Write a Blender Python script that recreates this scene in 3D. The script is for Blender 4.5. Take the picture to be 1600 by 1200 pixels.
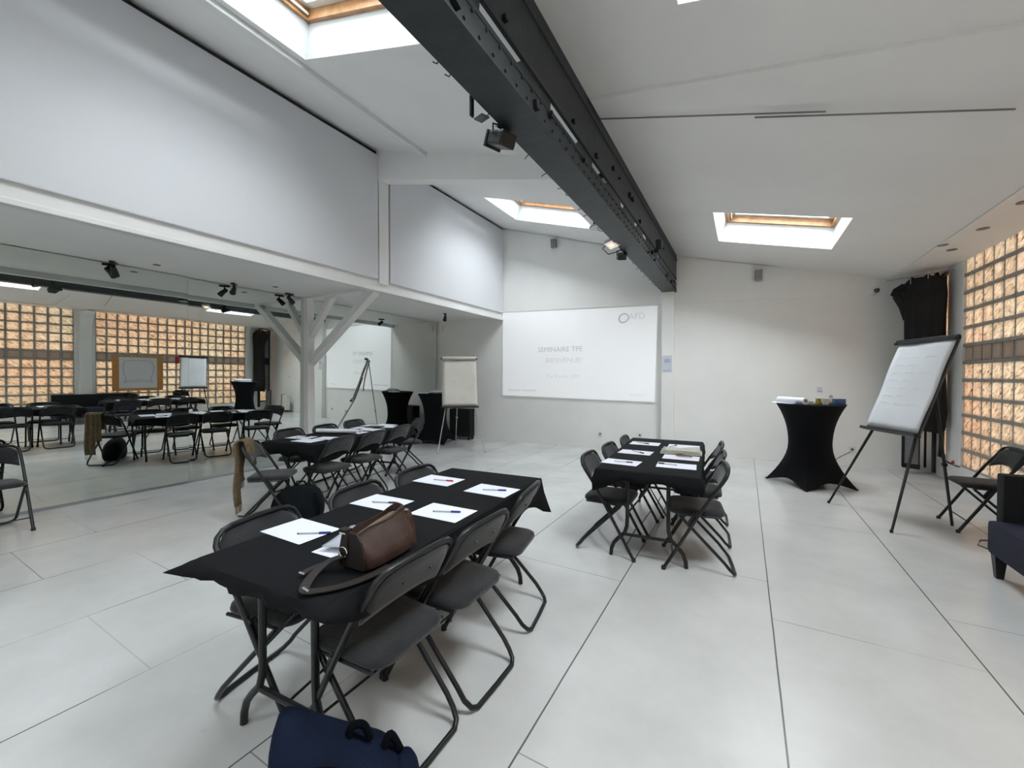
import bpy, bmesh, math, random
from mathutils import Vector, Matrix, Euler
random.seed(7)
PI = math.pi
R = math.radians
for o in list(bpy.data.objects):
    bpy.data.objects.remove(o)
SC = bpy.context.scene
COL = SC.collection

# ------------------------------------------------------------------ camera
YAW, PITCH = 0.5193, -0.01666
cam_d = bpy.data.cameras.new('camera'); cam_d.lens = 14.303; cam_d.sensor_width = 36; cam_d.clip_start = 0.05
cam = bpy.data.objects.new('camera', cam_d); COL.objects.link(cam)
cam.location = (0, 0, 1.46)
cam.rotation_euler = (PI/2 + PITCH, 0, YAW)
SC.camera = cam

# ------------------------------------------------------------------ world, exposure
SC.view_settings.view_transform = 'Standard'
SC.view_settings.look = 'None'
SC.view_settings.exposure = 0.0
SC.view_settings.gamma = 1.0
SC.view_settings.use_curve_mapping = False
W = bpy.data.worlds.new('world'); SC.world = W; W.use_nodes = True
bg = W.node_tree.nodes['Background']
bg.inputs[0].default_value = (0.78, 0.88, 1.0, 1); bg.inputs[1].default_value = 0.8

def area(name, loc, rot, sx, sy, power, color):
    l = bpy.data.lights.new(name, 'AREA'); l.shape = 'RECTANGLE'; l.size = sx; l.size_y = sy
    l.energy = power; l.color = color
    o = bpy.data.objects.new(name, l); COL.objects.link(o); o.location = loc; o.rotation_euler = rot
    return o
# daylight falling through the roof windows (left slope, right slope; last two unseen, added for light) and through the glass blocks
SL, SR = math.atan(.2975), math.atan(.245)
XK, ZK = -1.25, 3.79
def zc(x):                                   # ceiling height
    return ZK + .2975*(XK-x) if x < XK else ZK - .245*(x-XK)
SKY = (.975, .97, 1.0)
for lx, ly, sl_, pw_ in ((-2.95, 1.75, SL, 350), (-3.15, 6.48, SL, 420), (.34, 6.48, SR, 600), (.34, 1.87, SR, 640), (-2.95, -2.2, SL, 480), (.34, -2.2, SR, 640)):
    k_ = 1.25
    area('sky_light', (lx+k_*math.sin(sl_), ly, zc(lx)+k_*math.cos(sl_)), (0, sl_, 0), 2.3, 2.1, pw_*.84, SKY)
area('courtyard_light', (3.6, 2.4, 1.8), (0, PI/2, 0), 3.4, 12.5, 950, (1.0, .90, .82))

# ------------------------------------------------------------------ materials
def mat(name, col, rough=.6, metal=0, spec=.5, var=0, vscale=8, bump=0, bscale=60, coat=0, emis=None, es=0, sheen=0):
    m = bpy.data.materials.new(name); m.use_nodes = True
    nt = m.node_tree; b = nt.nodes['Principled BSDF']
    b.inputs['Base Color'].default_value = (*col, 1); b.inputs['Roughness'].default_value = rough
    b.inputs['Metallic'].default_value = metal; b.inputs['Specular IOR Level'].default_value = spec
    b.inputs['Coat Weight'].default_value = coat
    if sheen: b.inputs['Sheen Weight'].default_value = sheen
    if emis: b.inputs['Emission Color'].default_value = (*emis, 1); b.inputs['Emission Strength'].default_value = es
    if var or bump:
        tc = nt.nodes.new('ShaderNodeTexCoord')
    if var:
        n = nt.nodes.new('ShaderNodeTexNoise'); n.inputs['Scale'].default_value = vscale; n.inputs['Detail'].default_value = 5
        nt.links.new(tc.outputs['Object'], n.inputs['Vector'])
        r = nt.nodes.new('ShaderNodeValToRGB')
        r.color_ramp.elements[0].position = .3; r.color_ramp.elements[1].position = .7
        r.color_ramp.elements[0].color = (*[max(0, c*(1-var)) for c in col], 1)
        r.color_ramp.elements[1].color = (*[min(1, c*(1+var)) for c in col], 1)
        nt.links.new(n.outputs['Fac'], r.inputs['Fac']); nt.links.new(r.outputs['Color'], b.inputs['Base Color'])
    if bump:
        n2 = nt.nodes.new('ShaderNodeTexNoise'); n2.inputs['Scale'].default_value = bscale; n2.inputs['Detail'].default_value = 3
        nt.links.new(tc.outputs['Object'], n2.inputs['Vector'])
        bp = nt.nodes.new('ShaderNodeBump'); bp.inputs['Strength'].default_value = bump; bp.inputs['Distance'].default_value = .01
        nt.links.new(n2.outputs['Fac'], bp.inputs['Height']); nt.links.new(bp.outputs['Normal'], b.inputs['Normal'])
    return m
M = {}
M['wall'] = mat('wall_paint', (.84, .84, .825), .55, var=.03, vscale=1.5, bump=.05, bscale=40)
M['ceiling'] = mat('ceiling_paint', (.83, .83, .82), .7, var=.03, vscale=1.2, bump=.05, bscale=30)
M['white'] = mat('white_gloss_paint', (.80, .80, .79), .4, var=.03, vscale=3)
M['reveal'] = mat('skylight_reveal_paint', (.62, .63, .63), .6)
M['fabric_panel'] = mat('stretched_white_fabric', (.70, .71, .74), .85, bump=.12, bscale=220)
M['pine'] = mat('varnished_pine', (.40, .20, .085), .4, var=.25, vscale=12)
M['steel'] = mat('dark_painted_steel', (.019, .024, .028), .5, var=.3, vscale=7, bump=.25, bscale=14)
M['black_metal'] = mat('black_metal', (.015, .016, .018), .4, metal=.3)
M['tube'] = mat('charcoal_painted_tube', (.014, .015, .016), .36, metal=.25)
M['plush'] = mat('charcoal_plush', (.024, .025, .028), .9, spec=.2, var=.35, vscale=9, bump=.25, bscale=90, sheen=.25)
M['cloth'] = mat('black_tablecloth', (.0075, .008, .0095), .85, spec=.15, bump=.12, bscale=350)
M['spandex'] = mat('black_stretch_fabric', (.005, .0055, .007), .8, spec=.15, bump=.08, bscale=300)
M['curtain'] = mat('black_curtain', (.012, .012, .013), .95, var=.3, vscale=5)
M['gauze'] = mat('grey_shade_cloth', (.20, .20, .20), .9, var=.1, vscale=6)
M['paper'] = mat('white_paper', (.80, .81, .88), .7)
M['pad'] = mat('flipchart_paper', (.72, .73, .76), .7, var=.02, vscale=4, bump=.1, bscale=9)
M['pad_warm'] = mat('back_of_turned_sheets', (.66, .63, .58), .75, var=.05, vscale=5, bump=.15, bscale=7)
M['grey_metal'] = mat('grey_metal', (.42, .43, .44), .35, metal=.8)
M['chrome'] = mat('chrome', (.75, .75, .75), .15, metal=1)
M['navy'] = mat('navy_canvas', (.0045, .009, .024), .85, spec=.15, var=.3, vscale=10, bump=.3, bscale=120)
M['black_pocket'] = mat('black_nylon', (.0025, .003, .005), .9, spec=.08, bump=.2, bscale=150)
M['navy_sofa'] = mat('navy_upholstery', (.010, .011, .030), .95, var=.2, vscale=30, bump=.2, bscale=200)
M['black_sofa'] = mat('black_upholstery', (.005, .005, .006), .95, bump=.2, bscale=200)
M['leather'] = mat('brown_leather', (.050, .026, .020), .6, spec=.3, var=.3, vscale=14, bump=.3, bscale=50)
M['dark_leather'] = mat('dark_brown_leather', (.014, .009, .0075), .55, var=.2, vscale=20, bump=.2, bscale=60)
M['lining'] = mat('bag_lining', (.16, .11, .07), .8, var=.3, vscale=30)
M['tan'] = mat('tan_wool', (.17, .125, .075), .95, spec=.1, var=.18, vscale=25, bump=.3, bscale=200)
M['teal_bag'] = mat('dark_teal_nylon', (.004, .006, .008), .8, spec=.15, var=.3, vscale=10, bump=.2, bscale=120)
M['clear_pen'] = mat('clear_pen_barrel', (.45, .47, .52), .2)
M['blue'] = mat('blue_plastic', (.01, .02, .22), .35)
M['black_plastic'] = mat('black_plastic', (.01, .01, .014), .4)
M['red'] = mat('red_plastic', (.45, .01, .02), .4)
M['yellow'] = mat('yellow_plastic', (.62, .45, .04), .4)
M['box_blue'] = mat('blue_card_box', (.04, .11, .26), .5)
M['cream'] = mat('cream_plastic', (.72, .72, .66), .5)
M['grey_plastic'] = mat('grey_plastic', (.22, .22, .22), .5)
M['dark_grey'] = mat('dark_grey_plastic', (.08, .08, .08), .5)
M['news'] = mat('newsprint', (.50, .50, .44), .8, var=.15, vscale=40)
M['brown'] = mat('brown_case', (.12, .05, .035), .6)
M['kraft'] = mat('kraft_paper', (.56, .27, .08), .8, var=.06, vscale=6)
M['mortar'] = mat('grey_mortar', (.36, .345, .315), .85, var=.12, vscale=12, bump=.2, bscale=50)
M['opaque_block'] = mat('grey_closed_block', (.66, .59, .52), .4, var=.12, vscale=6)
M['ink'] = mat('grey_marker_ink', (.28, .30, .34), .8)
M['notice'] = mat('pale_blue_notice_paper', (.60, .63, .72), .7)
M['notice_ink'] = mat('notice_print', (.28, .32, .46), .7)
M['mirror'] = mat('mirror_silver', (.72, .755, .73), .0, metal=1, spec=1)
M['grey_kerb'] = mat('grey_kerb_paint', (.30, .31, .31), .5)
M['edge'] = mat('mirror_edge', (.10, .13, .12), .3)
M['pot_lamp'] = mat('recessed_lamp_trim', (.22, .20, .18), .5)
M['amber'] = mat('amber_led', (1, .45, .1), .4, emis=(1, .48, .12), es=5)
M['lampglass'] = mat('floodlight_glass', (.8, .72, .78), .3, emis=(1, .8, .75), es=.45)
M['slide'] = mat('projected_slide', (.70, .71, .72), .8, emis=(.95, .97, 1.0), es=.33)
M['slide_text'] = mat('slide_text_grey', (.46, .46, .49), .8, emis=(.9, .9, 1), es=.16)
M['slide_text2'] = mat('slide_text_pale', (.52, .53, .54), .8, emis=(.95, .97, 1), es=.22)

def floor_mat():
    m = mat('painted_floor_boards', (.66, .67, .67), .27)
    nt = m.node_tree; N = nt.nodes.new; L = nt.links.new; b = nt.nodes['Principled BSDF']
    tc = N('ShaderNodeTexCoord'); sp = N('ShaderNodeSeparateXYZ'); L(tc.outputs['Object'], sp.inputs[0])
    def mth(op, a, bb=None, c=None):
        n = N('ShaderNodeMath'); n.operation = op
        for i, v in enumerate((a, bb, c)):
            if v is None: continue
            if isinstance(v, (int, float)): n.inputs[i].default_value = v
            else: L(v, n.inputs[i])
        return n.outputs[0]
    wob = N('ShaderNodeTexNoise'); wob.inputs['Scale'].default_value = 2.0; L(tc.outputs['Object'], wob.inputs['Vector'])
    x = mth('ADD', sp.outputs['X'], mth('MULTIPLY', mth('SUBTRACT', wob.outputs['Fac'], .5), .006))
    y = sp.outputs['Y']
    # boards .91 m wide, joints along Y; end joints staggered from board to board
    u = mth('DIVIDE', mth('ADD', x, 200*.908-.155), .908)
    fu = mth('FRACT', u); col = mth('FLOOR', u)
    du = mth('MINIMUM', fu, mth('SUBTRACT', 1, fu))
    jx = mth('LESS_THAN', du, .0042)
    par = mth('FRACT', mth('MULTIPLY', col, .5))
    v = mth('DIVIDE', mth('ADD', mth('SUBTRACT', y, .85), mth('MULTIPLY', par, -1.03)), 2.045)
    fv = mth('FRACT', mth('ADD', v, 50))
    dv = mth('MINIMUM', fv, mth('SUBTRACT', 1, fv))
    jy = mth('LESS_THAN', dv, .0014)
    # paint has filled part of the joints
    fill = N('ShaderNodeTexNoise'); fill.inputs['Scale'].default_value = .9; fill.inputs['Detail'].default_value = 1
    L(tc.outputs['Object'], fill.inputs['Vector'])
    f1 = N('ShaderNodeMapRange'); f1.inputs[1].default_value = .40; f1.inputs[2].default_value = .56; L(fill.outputs['Fac'], f1.inputs[0])
    f2 = mth('MAXIMUM', f1.outputs[0], mth('GREATER_THAN', x, -1.2))
    joint = mth('MAXIMUM', mth('MULTIPLY', jx, mth('MAXIMUM', mth('MULTIPLY', f2, .9), .25)), mth('MULTIPLY', jy, mth('MAXIMUM', mth('MULTIPLY', f1.outputs[0], .6), .25)))
    n1 = N('ShaderNodeTexNoise'); n1.inputs['Scale'].default_value = 1.3; n1.inputs['Detail'].default_value = 8; n1.inputs['Roughness'].default_value = .65
    L(tc.outputs['Object'], n1.inputs['Vector'])
    r = N('ShaderNodeValToRGB'); r.color_ramp.elements[0].position = .3; r.color_ramp.elements[1].position = .62
    r.color_ramp.elements[0].color = (.51, .51, .50, 1); r.color_ramp.elements[1].color = (.60, .60, .595, 1)
    L(n1.outputs['Fac'], r.inputs['Fac'])
    # scuffs
    n3 = N('ShaderNodeTexNoise'); n3.inputs['Scale'].default_value = 9; n3.inputs['Detail'].default_value = 4; L(tc.outputs['Object'], n3.inputs['Vector'])
    sc = N('ShaderNodeMapRange'); sc.inputs[1].default_value = .70; sc.inputs[2].default_value = .78; sc.inputs[4].default_value = .45; L(n3.outputs['Fac'], sc.inputs[0])
    mx0 = N('ShaderNodeMixRGB'); L(sc.outputs[0], mx0.inputs[0]); L(r.outputs['Color'], mx0.inputs[1]); mx0.inputs[2].default_value = (.40, .39, .37, 1)
    mx = N('ShaderNodeMixRGB'); L(joint, mx.inputs[0]); L(mx0.outputs[0], mx.inputs[1]); mx.inputs[2].default_value = (.07, .068, .065, 1)
    L(mx.outputs[0], b.inputs['Base Color'])
    rr = N('ShaderNodeMapRange'); rr.inputs[3].default_value = .10; rr.inputs[4].default_value = .32; L(n1.outputs['Fac'], rr.inputs[0]); L(rr.outputs[0], b.inputs['Roughness'])
    bp = N('ShaderNodeBump'); bp.inputs['Strength'].default_value = .12; bp.inputs['Distance'].default_value = .003
    n4 = N('ShaderNodeTexNoise'); n4.inputs['Scale'].default_value = 6; L(tc.outputs['Object'], n4.inputs['Vector'])
    L(mth('SUBTRACT', mth('MULTIPLY', n4.outputs['Fac'], .5), joint), bp.inputs['Height']); L(bp.outputs['Normal'], b.inputs['Normal'])
    return m
M['floor'] = floor_mat()

def block_mat(name='wavy_glass_block', dim=None):
    m = bpy.data.materials.new(name); m.use_nodes = True
    nt = m.node_tree; N = nt.nodes.new; L = nt.links.new
    nt.nodes.remove(nt.nodes['Principled BSDF']); out = nt.nodes['Material Output']
    tc = N('ShaderNodeTexCoord')
    mp = N('ShaderNodeMapping'); mp.inputs['Rotation'].default_value = (R(40), 0, 0); L(tc.outputs['Object'], mp.inputs['Vector'])
    # slanted ripples pressed in the glass, differing from block to block; their light and dark streaks are in the colour
    cell = N('ShaderNodeVectorMath'); cell.operation = 'SNAP'; cell.inputs[1].default_value = (5, .23, .23); L(tc.outputs['Object'], cell.inputs[0])
    wn = N('ShaderNodeTexWhiteNoise'); L(cell.outputs[0], wn.inputs['Vector'])
    sc = N('ShaderNodeVectorMath'); sc.operation = 'MULTIPLY_ADD'; L(wn.outputs['Color'], sc.inputs[0]); sc.inputs[1].default_value = (9, 9, 9); L(mp.outputs[0], sc.inputs[2])
    mp2 = N('ShaderNodeMapping'); mp2.inputs['Scale'].default_value = (1, 1, 3.2); L(sc.outputs[0], mp2.inputs['Vector'])
    n = N('ShaderNodeTexNoise'); n.inputs['Scale'].default_value = 11; n.inputs['Detail'].default_value = 2.5; n.inputs['Distortion'].default_value = .6; L(mp2.outputs[0], n.inputs['Vector'])
    r = N('ShaderNodeValToRGB'); e = r.color_ramp.elements
    e[0].position = .26; e[0].color = (.20, .15, .11, 1); e[1].position = .58; e[1].color = (.97, .93, .87, 1)
    k = e.new(.40); k.color = (.68, .57, .46, 1)
    L(n.outputs['Fac'], r.inputs['Fac'])
    big = N('ShaderNodeTexNoise'); big.inputs['Scale'].default_value = .55; L(tc.outputs['Object'], big.inputs['Vector'])
    r2 = N('ShaderNodeValToRGB'); r2.color_ramp.elements[0].position = .38; r2.color_ramp.elements[1].position = .62
    r2.color_ramp.elements[0].color = (1.0, .88, .79, 1); r2.color_ramp.elements[1].color = (.98, .96, .90, 1); L(big.outputs['Fac'], r2.inputs['Fac'])  # peach light from outdoors is mixed into the glass colour
    mul = N('ShaderNodeMixRGB'); mul.blend_type = 'MULTIPLY'; mul.inputs[0].default_value = 1; L(r.outputs[0], mul.inputs[1]); L(r2.outputs[0], mul.inputs[2])
    tr = N('ShaderNodeBsdfTranslucent'); L(mul.outputs[0], tr.inputs['Color'])
    if dim:
        nt.links.remove(tr.inputs['Color'].links[0]); tr.inputs['Color'].default_value = (*dim, 1)
    gl = N('ShaderNodeBsdfGlossy'); gl.inputs['Roughness'].default_value = .18; gl.inputs['Color'].default_value = (.8, .8, .8, 1)
    bp = N('ShaderNodeBump'); bp.inputs['Strength'].default_value = .9; bp.inputs['Distance'].default_value = .02; L(n.outputs['Fac'], bp.inputs['Height'])
    L(bp.outputs['Normal'], gl.inputs['Normal'])
    fr_ = N('ShaderNodeFresnel'); fr_.inputs['IOR'].default_value = 1.9; mx = N('ShaderNodeMixShader'); L(fr_.outputs[0], mx.inputs[0]); L(tr.outputs[0], mx.inputs[1]); L(gl.outputs[0], mx.inputs[2])
    L(mx.outputs[0], out.inputs['Surface'])
    return m
M['block'] = block_mat()
M['opaque_block'] = block_mat('frosted_grey_block', (.34, .30, .265))

def pane_mat():
    m = bpy.data.materials.new('roof_window_glass'); m.use_nodes = True
    nt = m.node_tree; N = nt.nodes.new; L = nt.links.new
    nt.nodes.remove(nt.nodes['Principled BSDF']); out = nt.nodes['Material Output']
    t = N('ShaderNodeBsdfTransparent'); t.inputs[0].default_value = (.93, .97, .97, 1)
    g = N('ShaderNodeBsdfGlossy'); g.inputs['Roughness'].default_value = .02
    mx = N('ShaderNodeMixShader'); mx.inputs[0].default_value = .06; L(t.outputs[0], mx.inputs[1]); L(g.outputs[0], mx.inputs[2])
    L(mx.outputs[0], out.inputs['Surface'])
    return m
M['glass'] = pane_mat()

# ------------------------------------------------------------------ mesh helpers
class MB:
    def __init__(s): s.bm = bmesh.new()
    def box(s, c, d, rot=None, bev=0):
        bm2 = bmesh.new(); bmesh.ops.create_cube(bm2, size=1)
        bmesh.ops.scale(bm2, vec=d, verts=bm2.verts)
        if bev: bmesh.ops.bevel(bm2, geom=bm2.edges[:], offset=bev, segments=2, affect='EDGES', profile=.6)
        mt = Matrix.Translation(c)
        if rot is not None: mt = mt @ (rot.to_4x4() if isinstance(rot, Matrix) else Euler(rot).to_matrix().to_4x4())
        bmesh.ops.transform(bm2, matrix=mt, verts=bm2.verts); s.add(bm2); return s
    def add(s, bm2):
        me = bpy.data.meshes.new('tmp'); bm2.to_mesh(me); bm2.free(); s.bm.from_mesh(me); bpy.data.meshes.remove(me)
    def tube(s, pts, r, seg=8, closed=False, cap=True, flat=None):
        P = [Vector(p) for p in pts]; n = len(P); rings = []
        up = None
        for i in range(n):
            a = P[i-1] if (i > 0 or closed) else P[i]
            b = P[(i+1) % n] if (i < n-1 or closed) else P[i]
            t = (b-a).normalized()
            if up is None:
                up = Vector((0, 0, 1)) if abs(t.z) < .9 else Vector((0, 1, 0))
            sd = t.cross(up).normalized(); up = sd.cross(t).normalized()
            rr = r[i] if isinstance(r, (list, tuple)) else r
            fx, fy = flat or (1, 1)
            rings.append([s.bm.verts.new(P[i] + sd*math.cos(2*PI*k/seg)*rr*fx + up*math.sin(2*PI*k/seg)*rr*fy) for k in range(seg)])
        m = n if closed else n-1
        for i in range(m):
            A, B = rings[i], rings[(i+1) % n]
            for k in range(seg):
                s.bm.faces.new((A[k], A[(k+1) % seg], B[(k+1) % seg], B[k]))
        if cap and not closed:
            s.bm.faces.new(rings[0][::-1]); s.bm.faces.new(rings[-1])
        return s
    def rings(s, rs, close=True, cap0=True, cap1=True):
        V = [[s.bm.verts.new(p) for p in r] for r in rs]; n = len(V[0])
        for A, B in zip(V, V[1:]):
            for k in range(n if close else n-1):
                s.bm.faces.new((A[k], A[(k+1) % n], B[(k+1) % n], B[k]))
        if cap0: s.bm.faces.new(V[0][::-1])
        if cap1: s.bm.faces.new(V[-1])
        return s
    def lathe(s, prof, seg=24, c=(0, 0, 0)):
        c = Vector(c)
        s.rings([[c+Vector((r*math.cos(2*PI*k/seg), r*math.sin(2*PI*k/seg), z)) for k in range(seg)] for r, z in prof]); return s
    def prism(s, poly, d):                     # poly: 3d points, d: extrusion vector
        d = Vector(d); s.rings([[Vector(p) for p in poly], [Vector(p)+d for p in poly]]); return s
    def grid(s, f, nu, nv):
        V = [[s.bm.verts.new(f(i/nu, j/nv)) for j in range(nv+1)] for i in range(nu+1)]
        for i in range(nu):
            for j in range(nv):
                s.bm.faces.new((V[i][j], V[i+1][j], V[i+1][j+1], V[i][j+1]))
        return s
    def build(s, name, m, parent=None, smooth=False, solid=0, sub=0, kind=None, loc=None, rot=None, recalc=True):
        if recalc: bmesh.ops.recalc_face_normals(s.bm, faces=s.bm.faces)
        me = bpy.data.meshes.new(name); s.bm.to_mesh(me); s.bm.free()
        me.materials.append(m)
        if smooth:
            for p in me.polygons: p.use_smooth = True
            if smooth == 'auto':
                me.set_sharp_from_angle(angle=R(38))
        o = bpy.data.objects.new(name, me); COL.objects.link(o)
        if parent: o.parent = parent
        if loc: o.location = loc
        if rot: o.rotation_euler = rot
        if kind: o['kind'] = kind
        if solid:
            md = o.modifiers.new('thick', 'SOLIDIFY'); md.thickness = solid; md.offset = 0
        if sub:
            md = o.modifiers.new('sub', 'SUBSURF'); md.levels = sub; md.render_levels = sub
        return o
def tag(o, label, cat, group=None, kind=None):
    o['label'] = label; o['category'] = cat
    if group: o['group'] = group
    if kind: o['kind'] = kind
    return o
def thing(name, label, cat, loc=(0, 0, 0), rz=0, group=None):
    o = bpy.data.objects.new(name, None); COL.objects.link(o); o.empty_display_size = .1
    o.location = loc; o.rotation_euler = (0, 0, rz)
    return tag(o, label, cat, group)
def kids(o): return [c for c in bpy.data.objects if c.parent == o]
def dup(o, loc, rz, label, parent=None):
    c = o.copy(); COL.objects.link(c); c.location = loc; c.rotation_euler = (0, 0, rz); c['label'] = label
    def rec(a, b):
        for ch in kids(a):
            d = ch.copy(); COL.objects.link(d); d.parent = b; rec(ch, d)
    rec(o, c)
    return c
def struct(o): o['kind'] = 'structure'; return o
def arc(c, r, a0, a1, n, ax=(1, 0, 0), ay=(0, 0, 1)):
    c, ax, ay = Vector(c), Vector(ax), Vector(ay)
    return [c + ax*r*math.cos(a0+(a1-a0)*i/n) + ay*r*math.sin(a0+(a1-a0)*i/n) for i in range(n+1)]

# ------------------------------------------------------------------ the room shell
WB, WA = 8.37, .078                                     # far wall: y = WB + WA*x (it runs a little askew)
def fy(x): return WB + WA*x
fang = math.atan(WA)
XM, XB, ZS, ZL = -6.69, -4.817, 2.826, 2.7525
Y0 = -3.6
b = MB(); b.prism([(-7.1, Y0-.2, 0), (3.0, Y0-.2, 0), (3.0, fy(3)+.3, 0), (-7.1, fy(-7.1)+.3, 0)], (0, 0, -.12)); struct(b.build('floor', M['floor']))
b = MB(); b.prism([(-7.1, fy(-7.1), 0), (3.0, fy(3.0), 0), (3.0, fy(3.0), 3.2), (-1.25, fy(-1.25), 3.95), (-4.95, fy(-4.95), 5.1), (-7.1, fy(-7.1), 5.1)], (0, .22, 0)); struct(b.build('wall_far', M['wall']))
b = MB(); b.prism([(-7.1, Y0, 0), (3.0, Y0, 0), (3.0, Y0, 3.2), (-1.25, Y0, 3.95), (-4.95, Y0, 5.1), (-7.1, Y0, 5.1)], (0, -.2, 0)); struct(b.build('wall_back', M['wall']))
b = MB(); b.box((XM-.21, 2.2, 1.5), (.34, 12.4, 3.0)); struct(b.build('wall_left', M['wall']))
# the thin upper skin of the far wall stands 3 cm proud above the smooth lower part
b = MB()
def pw(x, z, d=0): return Vector((x, fy(x)-d, z))
b.prism([pw(-1.165, 2.862), pw(1.87, 2.775), pw(2.5, 2.76), pw(2.5, 3.02), pw(1.96, 3.02), pw(-1.165, 3.74)], (0, -.022, 0))
b.prism([pw(XB+.01, 2.94), pw(-1.37, 2.868), pw(-1.37, 3.80), pw(XB+.01, 4.83)], (0, -.022, 0))
struct(b.build('trim_1', M['wall']))
# ceiling with roof-window openings
def slope_ceiling(name, x0, x1, opens):
    b = MB(); th = .06
    ys = sorted(set([Y0-.1, 8.9] + [v for o in opens for v in (o[2], o[3])])); xs = sorted(set([x0, x1] + [v for o in opens for v in (o[0], o[1])]))
    for i in range(len(xs)-1):
        for j in range(len(ys)-1):
            cx, cy = (xs[i]+xs[i+1])/2, (ys[j]+ys[j+1])/2
            if any(o[0] < cx < o[1] and o[2] < cy < o[3] for o in opens): continue
            A, B2, C0, C1 = xs[i], xs[i+1], ys[j], ys[j+1]
            b.prism([(A, C0, zc(A)), (B2, C0, zc(B2)), (B2, C1, zc(B2)), (A, C1, zc(A))], (0, 0, th))
    bmesh.ops.remove_doubles(b.bm, verts=b.bm.verts, dist=1e-5)
    struct(b.build(name, M['ceiling']))
OL = [(-3.70, -2.16, 1.13, 2.46), (-3.99, -2.36, 5.98, 7.15), (-3.70, -2.16, -2.8, -1.55)]  # last opening is out of view behind the camera, added for more light
OR = [(-.37, 1.03, 5.84, 7.12), (-.345, 1.03, 1.24, 2.495), (-.345, 1.03, -2.8, -1.55)]  # here too the last, unseen opening is added to light the room
slope_ceiling('ceiling', -5.05, XK, OL)
slope_ceiling('ceiling', XK, 1.965, OR)
b = MB(); b.box((2.30, 2.6, 3.03), (.70, 12.6, .06)); b.box((1.96, 2.6, 3.01), (.02, 12.6, .03)); struct(b.build('ceiling', M['wall']))
# left gallery: fascia over the mirrors, soffit, boxed-in upper wall
b = MB(); b.box((-5.80, 2.2, ZS+.03), (1.9, 12.6, .06)); struct(b.build('ceiling', M['wall']))
b = MB(); b.box((XB-.04, 2.2, (ZL+2.935)/2), (.08, 12.6, 2.935-ZL)); b.box((XB+.012, 2.2, ZL+.024), (.06, 12.6, .048), bev=.006); struct(b.build('trim_2', M['white']))
b = MB(); b.box((XB-.17, 2.2, 3.9), (.24, 12.6, 2.0)); struct(b.build('wall_left', M['dark_grey']))
# roof windows: shaft, pine frame, sash with glass, blind box
for i, (x0, x1, y0, y1) in enumerate(OL+OR):
    left = x1 < XK
    sl = .2975 if left else .245
    nrm = Vector((sl, 0, 1)).normalized(); ux = Vector((1, 0, -sl)).normalized()
    Lx = (x1-x0)*math.sqrt(1+sl*sl); Ly = y1-y0
    C0 = Vector(((x0+x1)/2, (y0+y1)/2, zc((x0+x1)/2)))
    rot = Matrix((ux, Vector((0, 1, 0)), nrm)).transposed()
    root = bpy.data.objects.new('window_%d' % (i+1), None); COL.objects.link(root); root['kind'] = 'structure'
    root.matrix_world = Matrix.Translation(C0) @ rot.to_4x4()
    H = .30; ins = .045
    b = MB()                                             # plastered shaft, its mouth slightly wider than the frame
    A = [(-Lx/2, -Ly/2, 0), (Lx/2, -Ly/2, 0), (Lx/2, Ly/2, 0), (-Lx/2, Ly/2, 0)]
    T = [(-Lx/2+ins, -Ly/2+ins, H), (Lx/2-ins, -Ly/2+ins, H), (Lx/2-ins, Ly/2-ins, H), (-Lx/2+ins, Ly/2-ins, H)]
    A2 = [(p[0]*1.05, p[1]*1.05, .03) for p in A]; T2 = [(p[0]*1.16, p[1]*1.16, H) for p in T]
    b.rings([T2, A2, A, T], cap0=False, cap1=False)
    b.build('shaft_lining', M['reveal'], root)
    fx, fyy = Lx/2-ins, Ly/2-ins
    b = MB()
    for sx in (-1, 1): b.box((sx*(fx-.005), 0, H+.04), (.07, 2*fyy+.08, .12))
    for sy in (-1, 1): b.box((0, sy*(fyy-.005), H+.04), (2*fx, .07, .12))
    b.build('window_frame', M['pine'], root)
    b = MB()
    for sx in (-1, 1): b.box((sx*(fx-.07), 0, H+.10), (.07, 2*fyy-.08, .06), bev=.006)
    for sy in (-1, 1): b.box((0, sy*(fyy-.07), H+.10), (2*fx-.10, .07, .06), bev=.006)
    b.build('sash', M['cream'], root)
    b = MB(); b.box((0, 0, H+.11), (2*fx-.16, 2*fyy-.16, .012)); b.build('pane', M['glass'], root)
    b = MB(); b.tube([(-fx+.06, -fyy+.05, H+.02), (-fx+.06, fyy-.05, H+.02)], .012, 8); b.build('blind_rail', M['cream'], root)
# white downstand roof beam on the left, its lower edge parallel to the slope
b = MB(); zb = lambda x: 4.346 - .24*(x+4.488)
b.prism([(XB, 4.325, zb(XB)), (-1.37, 4.325, zb(-1.37)), (-1.37, 4.325, zc(-1.37)+.03), (XB, 4.325, zc(XB)+.03)], (0, .19, 0)); struct(b.build('trim_3', M['ceiling']))
b = MB(); b.box((XB+.012, 4.44, 3.65), (.055, .19, 1.55), bev=.006); struct(b.build('trim_4', M['white']))
# plaster rib beside the near left roof window
b = MB(); zr = lambda x: zc(x)
b.prism([(-3.835, -3.5, zr(-3.835)+.01), (-3.835, -3.5, zr(-3.835)-.055), (-3.71, -3.5, zr(-3.71)-.055), (-3.71, -3.5, zr(-3.71)+.01)], (-.12, 7.88, .035)); struct(b.build('trim_5', M['white']))
# right side soffit step + shallow ridge in the right slope
b = MB(); b.prism([(-1.12, 3.25, zc(-1.12)+.01), (1.95, 2.9, zc(1.95)+.01), (1.95, 3.5, zc(1.95)+.01), (-1.12, 3.5, zc(-1.12)+.01)], (0, 0, -.035)); struct(b.build('trim_6', M['ceiling']))
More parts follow.
